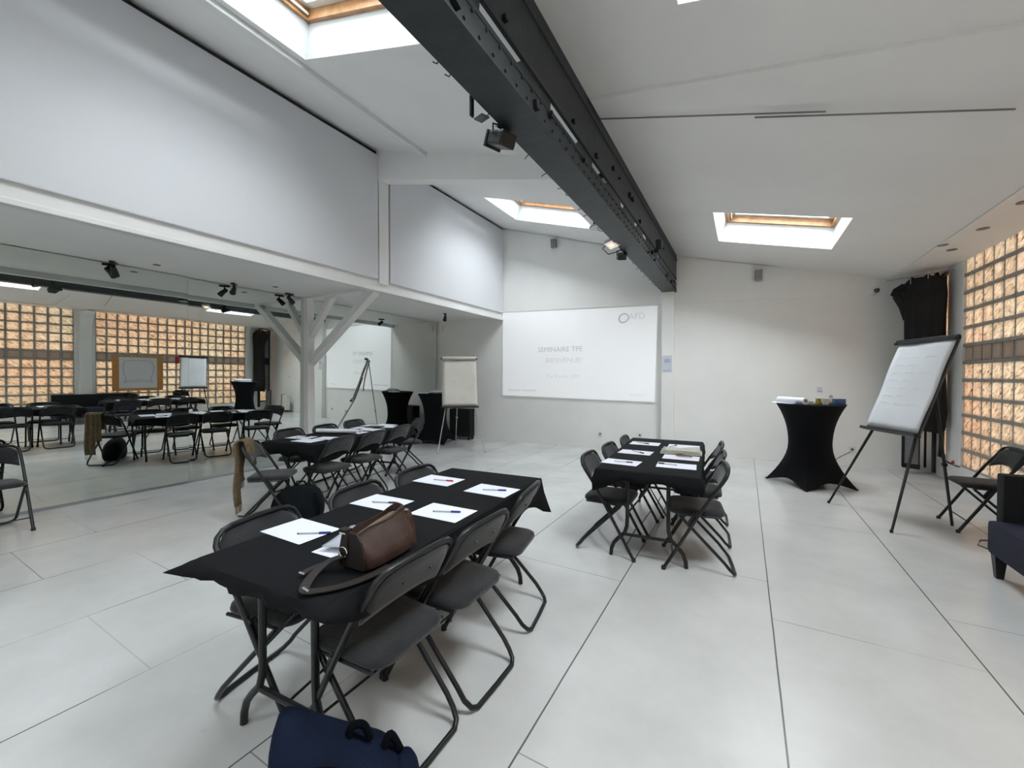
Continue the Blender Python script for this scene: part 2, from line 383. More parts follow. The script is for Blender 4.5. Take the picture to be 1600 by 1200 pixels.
# white column on the far wall under the girder
b = MB(); cx = -1.268; b.prism([pw(-1.375, 0), pw(-1.162, 0), pw(-1.162, 3.085), pw(-1.375, 3.085)], (0, -.12, 0)); struct(b.build('trim_7', M['wall']))

# upper left cloth panels
def fpanel(y0, y1, z0, z1, label):
    b = MB(); b.box((0, 0, 0), (.035, y1-y0, z1-z0), bev=.012)
    o = b.build('fabric_panel', M['fabric_panel'], loc=(XB+.022, (y0+y1)/2, (z0+z1)/2)); tag(o, label, 'wall panel'); return o
fpanel(-3.45, 4.325, 2.93, 4.775, 'long white stretched-cloth panel high on the left wall, nearer the camera')
fpanel(4.565, fy(XB)-.02, 2.918, 4.795, 'shorter white stretched-cloth panel high on the left wall, next to the far wall')

# ------------------------------------------------------------------ mirrors (each sheet leans forward a touch)
def mirror(y0, y1, z0, z1, label):
    t = thing('wall_mirror', label, 'mirror', (XM+.055, (y0+y1)/2, 0), 0, 'mirror sheets along the left wall')
    b = MB(); b.box((0, 0, 0), (.006, y1-y0-.004, z1-z0)); o = b.build('mirror_glass', M['mirror'], t); o.location = (0, 0, (z0+z1)/2); o.rotation_euler = (0, .015, -.017)
    for sy in (-1, 1):
        b = MB(); b.box((-.004, sy*((y1-y0)/2-.001), 0), (.006, .004, z1-z0))
        o = b.build('mirror_edge', M['edge'], t); o.location = (0, 0, (z0+z1)/2); o.rotation_euler = (0, .015, -.017)
    return t
mirror(-2.9, 2.63, .035, ZS-.010, 'wide mirror sheet on the left wall, nearest the camera')
mirror(2.63, 4.32, .035, ZS-.010, 'mirror sheet just before the white timber post')
mirror(4.44, 6.24, .035, ZS-.010, 'mirror sheet just beyond the white timber post')
mirror(6.24, 7.80, .035, ZS-.010, 'last mirror sheet, in the corner by the far wall')
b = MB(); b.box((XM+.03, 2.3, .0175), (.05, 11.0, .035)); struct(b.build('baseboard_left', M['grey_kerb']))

# timber post with knee braces
t = thing('timber_post', 'white painted timber post with slanting braces in front of the mirrors', 'post', (-6.575, 4.385, 0))
b = MB(); b.box((0, 0, ZS/2-.001), (.14, .13, ZS-.004), bev=.01); b.build('post', M['white'], t)
b = MB(); d = Vector((1.60, 0, 2.79)) - Vector((.02, 0, 1.72)); b.box((Vector((1.60, .03, 2.78))+Vector((.05, .03, 1.74)))/2, (d.length+.1, .13, .11), Matrix.Rotation(-math.atan2(d.z, d.x), 3, 'Y'), bev=.008)
b.build('brace', M['white'], t)
b = MB(); d = Vector((.62, 0, 2.80)) - Vector((.0, 0, 2.12)); b.box((Vector((.62, .02, 2.79))+Vector((.0, .02, 2.14)))/2, (d.length, .10, .10), Matrix.Rotation(-math.atan2(d.z, d.x), 3, 'Y'), bev=.008)
b.build('brace', M['white'], t)
b = MB(); b.box((.75, .02, 2.812), (1.75, .16, .028)); b.build('head_board', M['white'], t)

# ------------------------------------------------------------------ right wall with glass blocks
XW = 2.5
b = MB()
b.box((XW+.12, 2.6, .135), (.24, 12.8, .27)); b.box((XW+.12, 2.6, 3.10), (.24, 12.8, .15))
b.box((XW+.12, 3.555, 1.65), (.24, .41, 2.8)); b.box((XW+.12, 7.875, 1.65), (.24, .45, 2.8)); b.box((XW+.12, 8.56, 1.65), (.24, .16, 2.8))
b.box((XW+.12, -2.9, 1.65), (.24, 1.3, 2.8))
struct(b.build('wall_right', M['wall']))
b = MB(); b.box((XW-.05, 3.555, 1.4), (.10, .24, 2.8), bev=.01)        # concrete pillar with a curved head
pts = [(XW-.10, 0, 2.35)] + [(XW-.10-.42*(1-math.cos(a)), 0, 2.35+.62*math.sin(a)) for a in [R(15*k) for k in range(1, 7)]] + [(XW, 0, 2.99), (XW, 0, 2.35)]
b.prism([(p[0], 3.435, p[2]) for p in pts], (0, .24, 0)); struct(b.build('trim_8', M['wall']))
def blocks(idx, y0, y1, ncol):
    root = bpy.data.objects.new('window_%d' % idx, None); COL.objects.link(root); root['kind'] = 'structure'
    root.location = (XW, y0, .27)
    p = (y1-y0)/ncol; q = 2.76/12; g = .019
    bb, fr, op = MB(), MB(), MB()
    for i in range(ncol):
        for j in range(12):
            tgt = op if j == 6 else bb
            c = (.055, (i+.5)*p, (j+.5)*q); hy, hz = p/2-g, q/2-g
            r = [[(c[0]-dx, c[1]+sy*(hy-o), c[2]+sz*(hz-o)) for sy, sz in ((-1, -1), (1, -1), (1, 1), (-1, 1))] for dx, o in ((-.04, 0), (.028, 0), (.034, .012), (.030, .035))]
            tgt.rings(r)
    for i in range(ncol+1): fr.box((.062, i*p, 1.38), (.06, 2*g, 2.76))
    for j in range(13): fr.box((.0495, (y1-y0)/2, j*q), (.083, y1-y0, 2*g))
    bb.build('glass_blocks', M['block'], root); fr.build('mortar_joints', M['mortar'], root); op.build('closed_blocks', M['opaque_block'], root)
blocks(7, 3.76, 7.65, 17)
blocks(8, -1.05-.23*5, 3.35, 24)
# door bay in the far right corner: glass coloured with peach light from outside, grey shades, black curtain
root = bpy.data.objects.new('window_9', None); COL.objects.link(root); root['kind'] = 'structure'; root.location = (XW, 8.295, 0)
b = MB(); b.box((.10, 0, 1.6), (.02, .38, 2.76)); b.build('pane', M['block'], root)
b = MB()
for y in (-.17, .17): b.box((.07, y, 1.6), (.06, .05, 2.86))
for z in (.29, .75, 1.75, 2.98): b.box((.07, 0, z), (.06, .38, .05))
b.build('window_frame', M['black_metal'], root)

# taped sheets and box by the glass blocks (seen in the mirror)
t = thing('wall_chart', 'brown kraft sheet with a white drawing on the glass blocks, seen in the mirror', 'poster', (XW-.004, 4.67, 1.30), R(-90))
b = MB(); b.box((0, 0, 0), (1.16, .003, 1.02)); b.build('kraft_sheet', M['kraft'], t)
b = MB(); b.box((0, -.004, .02), (.86, .003, .90)); drs = b.build('drawing_sheet', M['pad'], t)
b = MB()
for z, w in ((.35, .62), (-.22, .6), (-.27, .66)): b.tube([(-w/2, -.008, z), (-w/4, -.008, z+.03), (0, -.008, z+.035), (w/4, -.008, z+.03), (w/2, -.008, z)], .005, 5)
for s in (-1, 1): b.tube([(s*.31, -.008, .35), (s*.35, -.008, .2), (s*.33, -.008, 0), (s*.27, -.008, -.15), (s*.33, -.008, -.27)], .005, 5)
b.build('drawn_lines', M['ink'], drs)
b = MB(); b.box((0, 0, 0), (.03, .09, .22), bev=.006); tag(b.build('call_point', M['red'], loc=(XW-.016, 5.60, 1.73)), 'small red box on the glass block wall beside the white flipchart, seen in the mirror', 'alarm')

# ------------------------------------------------------------------ steel girder and what hangs on it
t = thing('steel_girder', 'black riveted lattice steel girder running along the ceiling', 'beam', (-1.25, 0, 3.07))
y0, y1 = -3.5, fy(-1.25)-.01
L = y1-y0; cy = (y0+y1)/2
b = MB(); b.box((0, cy, .085), (.228, L, .15)); b.box((0, cy, .006), (.245, L, .012)); b.box((.112, cy, .155), (.012, L, .03)); b.build('lower_chord', M['steel'], t)
b = MB(); b.box((.108, cy, .490), (.012, L, .51)); b.box((.05, cy, .735), (.10, L, .03)); b.box((.118, cy, .255), (.008, L, .03)); b.box((.118, cy, .60), (.010, L, .05)); b.build('upper_chord', M['steel'], t)
posts = [(-1.9, -1.45), (-.45, 0), (.95, 1.62), (2.18, 2.46), (3.12, 3.32), (3.89, 4.24), (4.52, 4.84), (5.15, 5.3), (5.6, 6.4), (6.55, 8.25)]
for (a, c) in posts:
    b = MB(); b.box((.102, (a+c)/2, .20), (.012, c-a, .12))
    if c-a < .7: b.prism([(.095, a-.16, .155), (.095, c+.05, .155), (.095, c+.06, .26), (.095, a-.04, .26)], (.014, 0, 0))
    b.build('gusset_plate', M['steel'], t)
for k in range(9):
    ya = -3+k*1.3
    b = MB(); d = Vector((0, .75, .5)); b.box((.05, ya+.4, .37), (.022, d.length, .05), Matrix.Rotation(math.atan2(.5, .75), 3, 'X')); b.build('diagonal_brace', M['steel'], t)
b = MB(); rnd = random.Random(3)
for k in range(150):
    yy = -1+k*.062
    for z in (.04, .13): b.lathe([(.0, -.004), (.009, -.003), (.006, .004), (.0, .005)], 6, (0, 0, 0)) if False else None
    b.box((.117, yy, .045 if k % 2 else .125), (.012, .016, .016), (R(45), 0, 0))
b.build('rivets', M['steel'], t)['kind'] = 'stuff'
rv = MB()
for k in range(26):
    yy = 1.0+k*.27+rnd.uniform(-.1, .1)
    L1 = rnd.uniform(.02, .055)
    rv.tube([(-.11, yy, .02), (-.125-L1*.4, yy+rnd.uniform(-.02, .02), .005), (-.12-L1, yy+rnd.uniform(-.03, .03), .01+rnd.uniform(-.03, .02))], .0035, 5)
for k in range(22):
    yy = .9+k*.33+rnd.uniform(-.12, .12); zz = rnd.choice([.06, .12, .30, .42])
    rv.box((.125, yy, zz), (.03, rnd.uniform(.02, .06), rnd.uniform(.02, .05)), (rnd.uniform(-.5, .5), 0, 0))
rv.build('wire_ends', M['black_metal'], t)['kind'] = 'stuff'

def theatre_lamp(loc, rz, label, s=1):
    t = thing('stage_lamp', label, 'lamp', loc, rz, 'lamps hanging on the steel girder')
    b = MB(); b.box((0, 0, -.03), (.03*s, .05*s, .07)); b.tube([(-.07*s, 0, -.14*s), (-.07*s, 0, -.07*s), (0, 0, -.06*s), (.07*s, 0, -.07*s), (.07*s, 0, -.14*s)], .006, 6); b.build('yoke', M['black_metal'], t)
    b = MB(); b.box((0, 0, -.15*s), (.12*s, .17*s, .09*s), (R(25), 0, 0), bev=.015); b.box((0, .085*s, -.12*s), (.13*s, .02*s, .10*s), (R(25), 0, 0)); b.build('lamp_body', M['black_metal'], t)
    return t
theatre_lamp((-1.40, 2.31, 3.17), R(70), 'boxy black stage lamp clamped on the girder edge, second from the near end', 1.0)
theatre_lamp((-1.40, 5.33, 3.17), R(20), 'small black stage lamp on the far part of the girder, beyond the lit floodlight', .9)
t = thing('lamp_bracket', 'empty black bracket with a flap on the girder edge, before the boxy stage lamp', 'bracket', (-1.39, 2.03, 3.12))
b = MB(); b.box((-.05, 0, -.03), (.012, .03, .12)); b.box((-.02, 0, .02), (.07, .02, .012)); b.build('arm', M['black_metal'], t)
b = MB(); b.box((-.01, .05, -.085), (.06, .10, .008), (R(20), R(-15), 0)); b.build('flap', M['dark_grey'], t)
t = thing('led_floodlight', 'small square floodlight glowing amber, fixed on the girder', 'lamp', (-1.41, 4.92, 3.12), R(-35))
b = MB(); b.box((0, 0, -.03), (.17, .13, .05), (R(-28), 0, 0), bev=.008); b.build('housing', M['grey_metal'], t)
b = MB(); b.box((0, -.012, -.055), (.15, .11, .008), (R(-28), 0, 0)); lgl = b.build('glass', M['lampglass'], t)
b = MB(); b.box((0, -.014, -.060), (.05, .035, .006), (R(-28), 0, 0)); b.build('led', M['amber'], lgl)
b = MB(); b.tube([(-.05, -.02, -.02), (-.15, -.03, -.06), (-.17, .08, -.11), (-.14, .22, -.06), (-.05, .24, .01)], .006, 6); b.build('cable', M['black_metal'], t, smooth=True)
t = thing('round_spotlight', 'round grey perforated spotlight hanging from the girder before the amber floodlight', 'lamp', (-1.42, 4.38, 3.13))
b = MB(); b.lathe([(.0, -.01), (.085, -.01), (.09, -.02), (.08, -.03), (.0, -.03)], 20); b.build('disc', M['grey_metal'], t)
b = MB(); b.lathe([(.02, .07), (.045, .06), (.05, -.01), (.0, -.012)], 14); b.build('lamp_body', M['black_metal'], t)
t = thing('stage_lamp', 'black lamp head on the right face of the girder beyond the amber floodlight', 'lamp', (-1.12, 5.9, 3.2), 0, 'lamps hanging on the steel girder')
b = MB(); b.box((.05, 0, .0), (.06, .05, .05)); b.box((.08, .03, .1), (.08, .10, .13), (R(20), 0, 0), bev=.01); b.build('lamp_body', M['black_metal'], t)

# conduits on the right slope
def conduit(p0, p1, label):
    b = MB(); b.tube([(*p0, zc(p0[0])-.042), (*p1, zc(p1[0])-.042)], .006, 6); tag(b.build('ceiling_conduit', M['grey_plastic'], smooth=True), label, 'pipe', 'conduits on the right ceiling slope')
conduit((-1.11, 3.50), (.48, 3.60), 'thin conduit on the right ceiling slope, starting at the girder')
conduit((.05, 3.62), (1.42, 3.70), 'thin conduit on the right ceiling slope, farther from the girder')

# track spots under the left soffit
def spot(loc, rz, tilt, label, first=[None]):
    if first[0] is None:
        t = thing('ceiling_spot', label, 'spotlight', loc, rz, 'black spotlights under the left soffit')
        b = MB(); b.box((0, 0, -.012), (.13, .05, .024), bev=.004); b.build('mount', M['black_metal'], t)
        b = MB(); b.box((0, 0, -.05), (.012, .03, .07)); b.build('arm', M['black_metal'], t)
        b = MB(); b.tube([(-.03, 0, -.06), (.02, 0, -.10), (.07, 0, -.15)], [.026, .034, .04], 14); b.build('lamp_head', M['black_metal'], t)
        first[0] = t
    else: t = dup(first[0], loc, rz, label)
    return t
spot((-5.60, 6.90, ZS), R(-60), 0, 'black spotlight under the soffit nearest the far wall')
spot((-6.50, 1.86, ZS), R(150), 0, 'black spotlight under the soffit nearest the camera, touching the mirror')
spot((-6.48, 3.16, ZS), R(-40), 0, 'black spotlight under the soffit between the mirror seam and the post')
spot((-6.46, 3.98, ZS), R(100), 0, 'black spotlight under the soffit right beside the timber post')

# recessed lamps in the right soffit
for k, (x, y) in enumerate([(2.12, 5.36), (2.13, 6.10), (1.99, 6.62), (2.16, 6.92), (2.13, 4.3), (2.13, 3.0), (2.13, 1.6)]):
    b = MB(); b.lathe([(.0, 0), (.045, 0), (.05, -.006), (.035, -.008), (.0, -.003)], 16, (0, 0, 0))
    tag(b.build('recessed_lamp', M['pot_lamp'], loc=(x, y, 2.999)), 'round recessed lamp above the glass blocks, '+['fourth from the far corner', 'third from the far corner', 'second from the far corner', 'nearest the far corner', 'fifth from the far corner', 'second from the back', 'nearest the back of the room'][k], 'lamp', 'recessed lamps above the glass blocks')
b = MB(); b.lathe([(.0, 0), (.035, 0), (.04, -.006), (.0, -.004)], 14)
for k, (x, y, n) in enumerate([(-6.21, 2.17, 'nearer the camera'), (-6.16, 3.58, 'nearer the timber post')]):
    b = MB(); b.lathe([(.0, 0), (.035, 0), (.04, -.006), (.0, -.004)], 14); tag(b.build('soffit_socket', M['grey_plastic'], loc=(x, y, ZS-.001)), 'small flat round fitting in the left soffit, '+n, 'lamp', 'flat fittings in the left soffit')

# far wall fittings
def on_wall(x, z, d=0): return (x, fy(x)-d, z)
def speaker(x, z, label):
    t = thing('wall_speaker', label, 'speaker', on_wall(x, z, .0), fang, 'small speakers on the far wall')
    b = MB(); b.box((0, -.085, 0), (.11, .10, .18), (R(12), 0, 0), bev=.008); b.build('cabinet', M['grey_plastic'], t)
    b = MB(); b.box((0, -.02, 0), (.03, .06, .03)); b.build('bracket', M['dark_grey'], t)
speaker(-3.56, 4.31, 'small grey speaker high on the far wall, left of the girder')
speaker(.19, 3.24, 'small grey speaker high on the far wall, right of the girder')
def socket(x, z, label):
    t = thing('wall_socket', label, 'socket', on_wall(x, z), fang, 'sockets low on the far wall')
    b = MB(); b.box((0, -.006, 0), (.085, .012, .085), bev=.003); b.build('plate', M['cream'], t)
    b = MB(); b.tube([(0, -.010, 0), (0, -.014, 0)], .02, 12); b.build('outlet', M['dark_grey'], t)
socket(-2.573, .291, 'white wall socket low on the far wall, left of the right-hand table')
socket(-1.79, .312, 'white wall socket low on the far wall, beside the white column')
socket(1.53, .285, 'white wall socket behind the right flipchart legs')
b = MB(); b.box((0, -.008, 0), (.07, .014, .07), bev=.003); tag(b.build('wall_switch', M['notice'], loc=on_wall(1.09, 1.26), rot=(0, 0, fang)), 'small pale plate on the far wall above the right high table', 'switch')
t = thing('motion_sensor', 'small grey sensor on the far wall near the black curtain', 'sensor', on_wall(1.80, 2.83), fang)
b = MB(); b.lathe([(.03, 0), (.035, -.03), (.02, -.06), (0, -.065)], 12, (0, -.045, .03)); b.build('dome', M['dark_grey'], t)
b = MB(); b.box((-.03, -.02, -.06), (.05, .03, .04)); b.build('bracket', M['cream'], t)
t = thing('notice', 'pale blue printed notice on the white column beside the projected slide', 'paper', (-1.275, fy(-1.275)-.123, 1.71), fang)
b = MB(); b.box((0, -.001, 0), (.17, .002, .32)); nsh = b.build('sheet', M['notice'], t)
b = MB()
for z, w in ((.11, .02), (.085, .12), (.068, .11), (.050, .10), (.034, .10), (-.125, .13)): b.box((0, -.003, z), (w, .001, .009))
b.build('print', M['notice_ink'], nsh)
b = MB(); b.tube([(0, 0, .03), (0, -.03, .02), (.02, -.03, -.05), (-.01, -.03, -.10), (.01, -.02, -.04)], .006, 6); tag(b.build('cable_hook', M['grey_metal'], loc=on_wall(-6.45, 2.69), rot=(0, 0, fang)), 'small cable hook on the far wall next to the last mirror', 'hook')

# projected slide
t = thing('projected_slide', 'large bright projected presentation slide on the far wall', 'projection', (0, 0, 0))
def sl(u, v, d=.012):                      # u,v in 0..1 on the slide
    xl, xr = -4.80, -1.468+(.045)*(v-1)
    zt0, zt1, zb0, zb1 = 2.925, 2.838, 1.05, .978
    x = xl+(xr-xl)*u; z = (zb0+(zt0-zb0)*v)*(1-u)+(zb1+(zt1-zb1)*v)*u
    return Vector((x, fy(x)-d, z))
b = MB(); b.rings([[sl(0, 0, .03), sl(1, 0, .03), sl(1, 1, .03), sl(0, 1, .03)], [sl(0, 0, .026), sl(1, 0, .026), sl(1, 1, .026), sl(0, 1, .026)]]); b.build('slide_image', M['slide'], t)
def text(name, body, u, v, size, m, align='RIGHT', parent=t):
    c = bpy.data.curves.new(name, 'FONT'); c.body = body; c.size = size; c.align_x = align; c.extrude = .0005; c.resolution_u = 2
    o = bpy.data.objects.new(name, c); COL.objects.link(o)
    bpy.context.view_layer.update()
    me = bpy.data.meshes.new_from_object(o.evaluated_get(bpy.context.evaluated_depsgraph_get())); bpy.data.objects.remove(o)
    me.materials.clear(); me.materials.append(m)
    p = bpy.data.objects.new(name, me); COL.objects.link(p); p.parent = parent
    p.location = sl(u, v, .033); p.rotation_euler = (PI/2, 0, fang); return p
text('title_text', 'SEMINAIRE TPE', .562, .535, .15, M['slide_text'])
text('welcome_text', 'BIENVENUE!', .562, .41, .15, M['slide_text2'])
text('date_text', '7 et 8 juillet 2024', .540, .235, .10, M['slide_text2'])
text('footer_text', 'Séminaire d\u2019entreprise', .045, .055, .075, M['slide_text'], 'LEFT')
text('logo_text', 'AFD', .935, .872, .17, M['slide_text2'])
text('page_text', 'afd.formation', .945, .06, .055, M['slide_text2'])
b = MB(); c = sl(.81, .885, .036); cc = []
for k in range(28):
    a = 2*PI*k/28; rr = .088+.007*math.cos(2*(a-R(30))); cc.append(c+Vector((math.cos(a)*rr, math.cos(a)*rr*WA, math.sin(a)*rr)))
b.tube(cc, [.010+.006*(1+math.cos(2*PI*k/28-R(210)))/2 for k in range(28)], 6, closed=True); b.build('logo_ring', M['slide_text'], t)

# ------------------------------------------------------------------ folding chair
def rrect(w, d, r, n=5, w2=None):          # rounded outline, w at front(+y) w2 at rear
    w2 = w2 or w; pts = []
    for (cx, cy, a0) in ((w/2-r, d/2-r, 0), (-(w/2-r), d/2-r, 90), (-(w2/2-r), -(d/2-r), 180), (w2/2-r, -(d/2-r), 270)):
        for k in range(n+1): a = R(a0+90*k/n); pts.append((cx+r*math.cos(a), cy+r*math.sin(a)))
    return pts
def scale2(pts, sx, sy): return [(x*sx, y*sy) for x, y in pts]
CG = 'padded folding chairs'
def make_chair(label, loc, rz):            # local +y = the way the sitter faces
    t = thing('folding_chair', label, 'chair', loc, rz, CG)
    r = .0125
    # back frame: front foot - up past the seat side - arched top, one tube
    def side(s): return [(s*.222, .245, .012), (s*.222, .10, .27), (s*.222, .0, .45), (s*.222, -.085, .594), (s*.221, -.150, .688)]
    A, B = side(-1), side(1)[::-1]
    top = [(-.218, -.175, .73), (-.205, -.186, .758), (-.175, -.194, .779), (-.13, -.200, .788), (0, -.206, .792), (.13, -.200, .788), (.175, -.194, .779), (.205, -.186, .758), (.218, -.175, .73)]
    b = MB(); b.tube(A+top+B, r, 10); bfr = b.build('back_frame', M['tube'], t, smooth='auto')
    # rear U-shaped leg loop with floor bar
    def rs(s): return [(s*.196, .135, .415), (s*.196, .0, .275), (s*.196, -.17, .10), (s*.194, -.205, .055), (s*.180, -.232, .026), (s*.150, -.246, .0135)]
    b = MB(); b.tube(rs(-1)+[(0, -.248, .0135)]+rs(1)[::-1], .0115, 10); b.build('rear_leg_loop', M['tube'], t, smooth='auto')
    b = MB(); b.tube([(-.215, .185, .115), (.215, .185, .115)], .006, 8); b.build('stretcher', M['tube'], t)
    for s in (-1, 1):
        b = MB(); b.box((s*.209, .05, .40), (.006, .10, .03), (R(-60), 0, 0)); b.tube([(s*.20, .02, .44), (s*.23, .02, .44)], .012, 8)
        b.tube([(s*.19, -.15, .425), (s*.205, .15, .425)], .008, 6); b.build('hinge_bracket', M['tube'], t)
    for s in (-1, 1):
        b = MB(); b.lathe([(.0, 0), (.017, 0), (.017, .02), (.014, .028), (.0, .028)], 10, (s*.222, .247, 0)); b.build('rubber_foot', M['black_plastic'], bfr)
    # seat pad
    out = rrect(.415, .395, .075, 5, .385)
    b = MB()
    def ring(sc, z, dip=0): return [(x*sc, y*sc+.015, z - dip*(y/.2)**2) for x, y in out]
    b.rings([ring(.93, .423), ring(.985, .428), ring(1.0, .441), ring(.985, .455), ring(.93, .464, .002), ring(.7, .469), ring(.35, .470)])
    b.build('seat', M['plush'], t, smooth=True)
    # back pad: thin cushion bowed between the uprights
    b = MB(); nu, = (14,)
    def yb(x, z): return -.150-(z-.688)*.50 - .020*(1-(x/.21)**2)
    def ztop(x): return .779-.05*abs(x/.205)**5
    def zbot(x): return .588+.045*(1-(x/.20)**2)**1 - .0
    F, Bk = [], []
    for i in range(nu+1):
        x = -.205+.41*i/nu
        F.append([(x, yb(x, zbot(x)+(ztop(x)-zbot(x))*j/5)+.017*(1 if 0 < j < 5 and 0 < i < nu else .35), zbot(x)+(ztop(x)-zbot(x))*j/5) for j in range(6)])
        Bk.append([(x, yb(x, zbot(x)+(ztop(x)-zbot(x))*j/5)-.010*(1 if 0 < j < 5 and 0 < i < nu else .5), zbot(x)+(ztop(x)-zbot(x))*j/5) for j in range(6)])
    rs_ = [F[i]+Bk[i][::-1] for i in range(nu+1)]
    b.rings(rs_); brs = b.build('backrest', M['plush'], t, smooth=True)
    for s in (-1, 1):
        b = MB(); b.tube([(s*.075, yb(.075, .705)-.008, .705), (s*.075, yb(.075, .705)-.015, .7)], .006, 8); b.build('screw_cap', M['black_plastic'], brs)
    return t
fx = R(90)                                 # facing +x means rz = -90 deg
def H(deg): return R(deg-90)               # heading of local +y
proto = make_chair('grey folding chair behind the navy backpack, on the right of the near table', (-1.270, 1.165, 0), H(180))
CH = [
 ('grey folding chair, middle one on the right side of the near table', (-1.250, 1.605), 180),
 ('grey folding chair, farthest on the right side of the near table', (-1.320, 2.170), 190),
 ('grey folding chair on the left side of the near table, nearest the camera', (-1.850, 1.130), 12),
 ('grey folding chair, middle one on the left side of the near table', (-1.880, 1.715), 8),
 ('grey folding chair, farthest on the left side of the near table', (-1.905, 2.245), 3),
 ('grey folding chair at the near left corner of the right-hand table', (-1.005, 3.465), 2),
 ('grey folding chair, middle one on the left side of the right-hand table', (-.995, 4.030), 0),
 ('grey folding chair, farthest on the left side of the right-hand table', (-.985, 4.62), 4),
 ('grey folding chair at the near right corner of the right-hand table', (-.315, 3.500), 189),
 ('grey folding chair, middle one on the right side of the right-hand table', (-.350, 4.05), 184),
 ('grey folding chair, farthest on the right side of the right-hand table', (-.390, 4.62), 184),
 ('grey folding chair with a tan scarf on its back, by the far left table', (-4.27, 2.42), 43),
 ('grey folding chair on the camera side of the far left table, nearest the scarf chair', (-4.080, 2.96), 190),
 ('grey folding chair, middle one on the camera side of the far left table', (-4.160, 3.50), 190),
 ('grey folding chair, farthest on the camera side of the far left table', (-4.300, 4.09), 190),
 ('grey folding chair on the mirror side of the far left table, nearest the scarf chair', (-4.920, 3.15), 10),
 ('grey folding chair, middle one on the mirror side of the far left table', (-4.930, 3.68), 10),
 ('grey folding chair, farthest on the mirror side of the far left table', (-5.100, 4.30), 10),
 ('grey folding chair at the far end of the far left table', (-4.63, 4.77), 243),
 ('grey folding chair by the glass block wall beside the navy sofa', (2.000, 5.60), 180),
 ('grey folding chair cut off by the left edge of the photo, near the mirror', (-6.12, .86), 0),
]
chairs = [proto]
for lb, (x, y), h in CH: chairs.append(dup(proto, (x, y, 0), H(h), lb))

# ------------------------------------------------------------------ folding tables with black cloths
def make_table(label, loc, rz):
    t = thing('folding_table', label, 'table', loc, rz, 'long folding tables under black cloths')
    b = MB(); b.box((0, 0, .712), (.76, 1.83, .028), bev=.01); b.build('tabletop', M['cream'], t)
    for e in (-1, 1):
        ye = e*.78
        for s in (-1, 1):
            p = [(s*.155, ye, .70), (s*.155, ye, .33), (s*.158, ye, .26), (s*.175, ye, .20), (s*.225, ye, .15), (s*.262, ye, .105), (s*.280, ye, .055), (s*.285, ye, .004)]
            b = MB(); b.tube(p, .0155, 10); b.build('leg', M['tube'], t, smooth='auto')
        b = MB(); b.tube([(-.18, ye, .19), (.18, ye, .19)], .013, 8); b.build('crossbar', M['tube'], t); b = MB(); b.tube([(-.155, ye, .66), (.155, ye, .66)], .012, 8); b.build('crossbar', M['tube'], t)
        b = MB(); b.tube([(0, ye, .62), (0, e*.33, .695)], .009, 8); b.tube([(-.155, ye, .36), (0, ye*.84, .56), (.155, ye, .36)], .008, 8); b.build('brace', M['tube'], t)
    b = MB()
    for s in (-1, 1):
        b = MB(); b.box((s*.33, 0, .69), (.02, 1.7, .03)); b.build('apron_rail', M['tube'], t)
    return t
def cloth(label, loc, rz, seed, drops, flare=(.02, .02, .02, .02)):
    # drops: hang at eight stations (corner fl, left side, corner bl, far end, corner br, right side, corner fr, near end)
    rnd = random.Random(seed); w, l = .385, .92
    per = []; n = 18
    def seg(a, b_, m): return [(a[0]+(b_[0]-a[0])*i/m, a[1]+(b_[1]-a[1])*i/m) for i in range(m)]
    c = [(-w, -l), (-w, l), (w, l), (w, -l)]
    rc = .02
    pts = []
    for i, m in ((0, 40), (1, 18), (2, 40), (3, 18)):
        a, b_ = c[i], c[(i+1) % 4]; pts += [(p, i, k/m) for k, p in enumerate(seg(a, b_, m))]
    def drop(i, s):
        d0, dm, d1 = drops[2*i], drops[2*i+1], drops[(2*i+2) % 8]
        k0 = max(0, 1-s/.16)**1.3 if i in (0, 2) else max(0, 1-s/.30)**1.3
        k1 = max(0, 1-(1-s)/.16)**1.3 if i in (0, 2) else max(0, 1-(1-s)/.30)**1.3
        return dm+(d0-dm)*k0+(d1-dm)*k1
    top, r1, r2, r3, r4 = [], [], [], [], []
    out = []
    for (p, i, s) in pts:
        nrm = [(-1, 0), (0, 1), (1, 0), (0, -1)][i]
        if s == 0:
            pn = [(-1, 0), (0, 1), (1, 0), (0, -1)][i-1]; nrm = ((nrm[0]+pn[0]), (nrm[1]+pn[1]))
        ph = rnd.random()
        wv = .010*math.sin(s*23+i*2+seed)+.006*math.sin(s*51+seed*3)
        cornerish = (max(0, 1-min(s, 1-s)/(.07 if i in (0, 2) else .16)))
        fl_ = flare[i] if s < .5 else flare[(i+1) % 4]
        d = drop(i, s)*(1+.10*math.sin(s*17+i+seed))
        def P(off, z): return (p[0]+nrm[0]*off, p[1]+nrm[1]*off, z)
        r1.append(P(-.012, .732)); r2.append(P(.0, .728)); r3.append(P(.010+wv*.3+.008*cornerish, .728-d*.4)); r4.append(P(.014+wv+fl_*cornerish, .728-d))
    inner = [[(x*k, y*k, .7335+.0012*math.sin(x*9+y*7)) for (x, y), _, _ in pts] for k in (.97, .8, .5, .2)]
    b = MB(); b.rings([r4, r3, r2, r1]+inner, cap0=False)
    o = b.build('tablecloth', M['cloth'], smooth='auto', solid=.0025, loc=loc, rot=(0, 0, rz))
    tag(o, label, 'tablecloth', 'black tablecloths'); return o
TN = ((-1.590, 1.705, 0), R(4)); TR = ((-.716, 4.09, 0), R(4.2)); TL = ((-4.52, 3.56, 0), R(10))
tb = make_table('long folding table in the foreground carrying the brown handbag', *TN)
tb2 = dup(tb, TR[0], TR[1], 'long folding table in the middle of the room, before the white column')
tb3 = dup(tb, TL[0], TL[1], 'long folding table at the far left, in front of the mirrors')
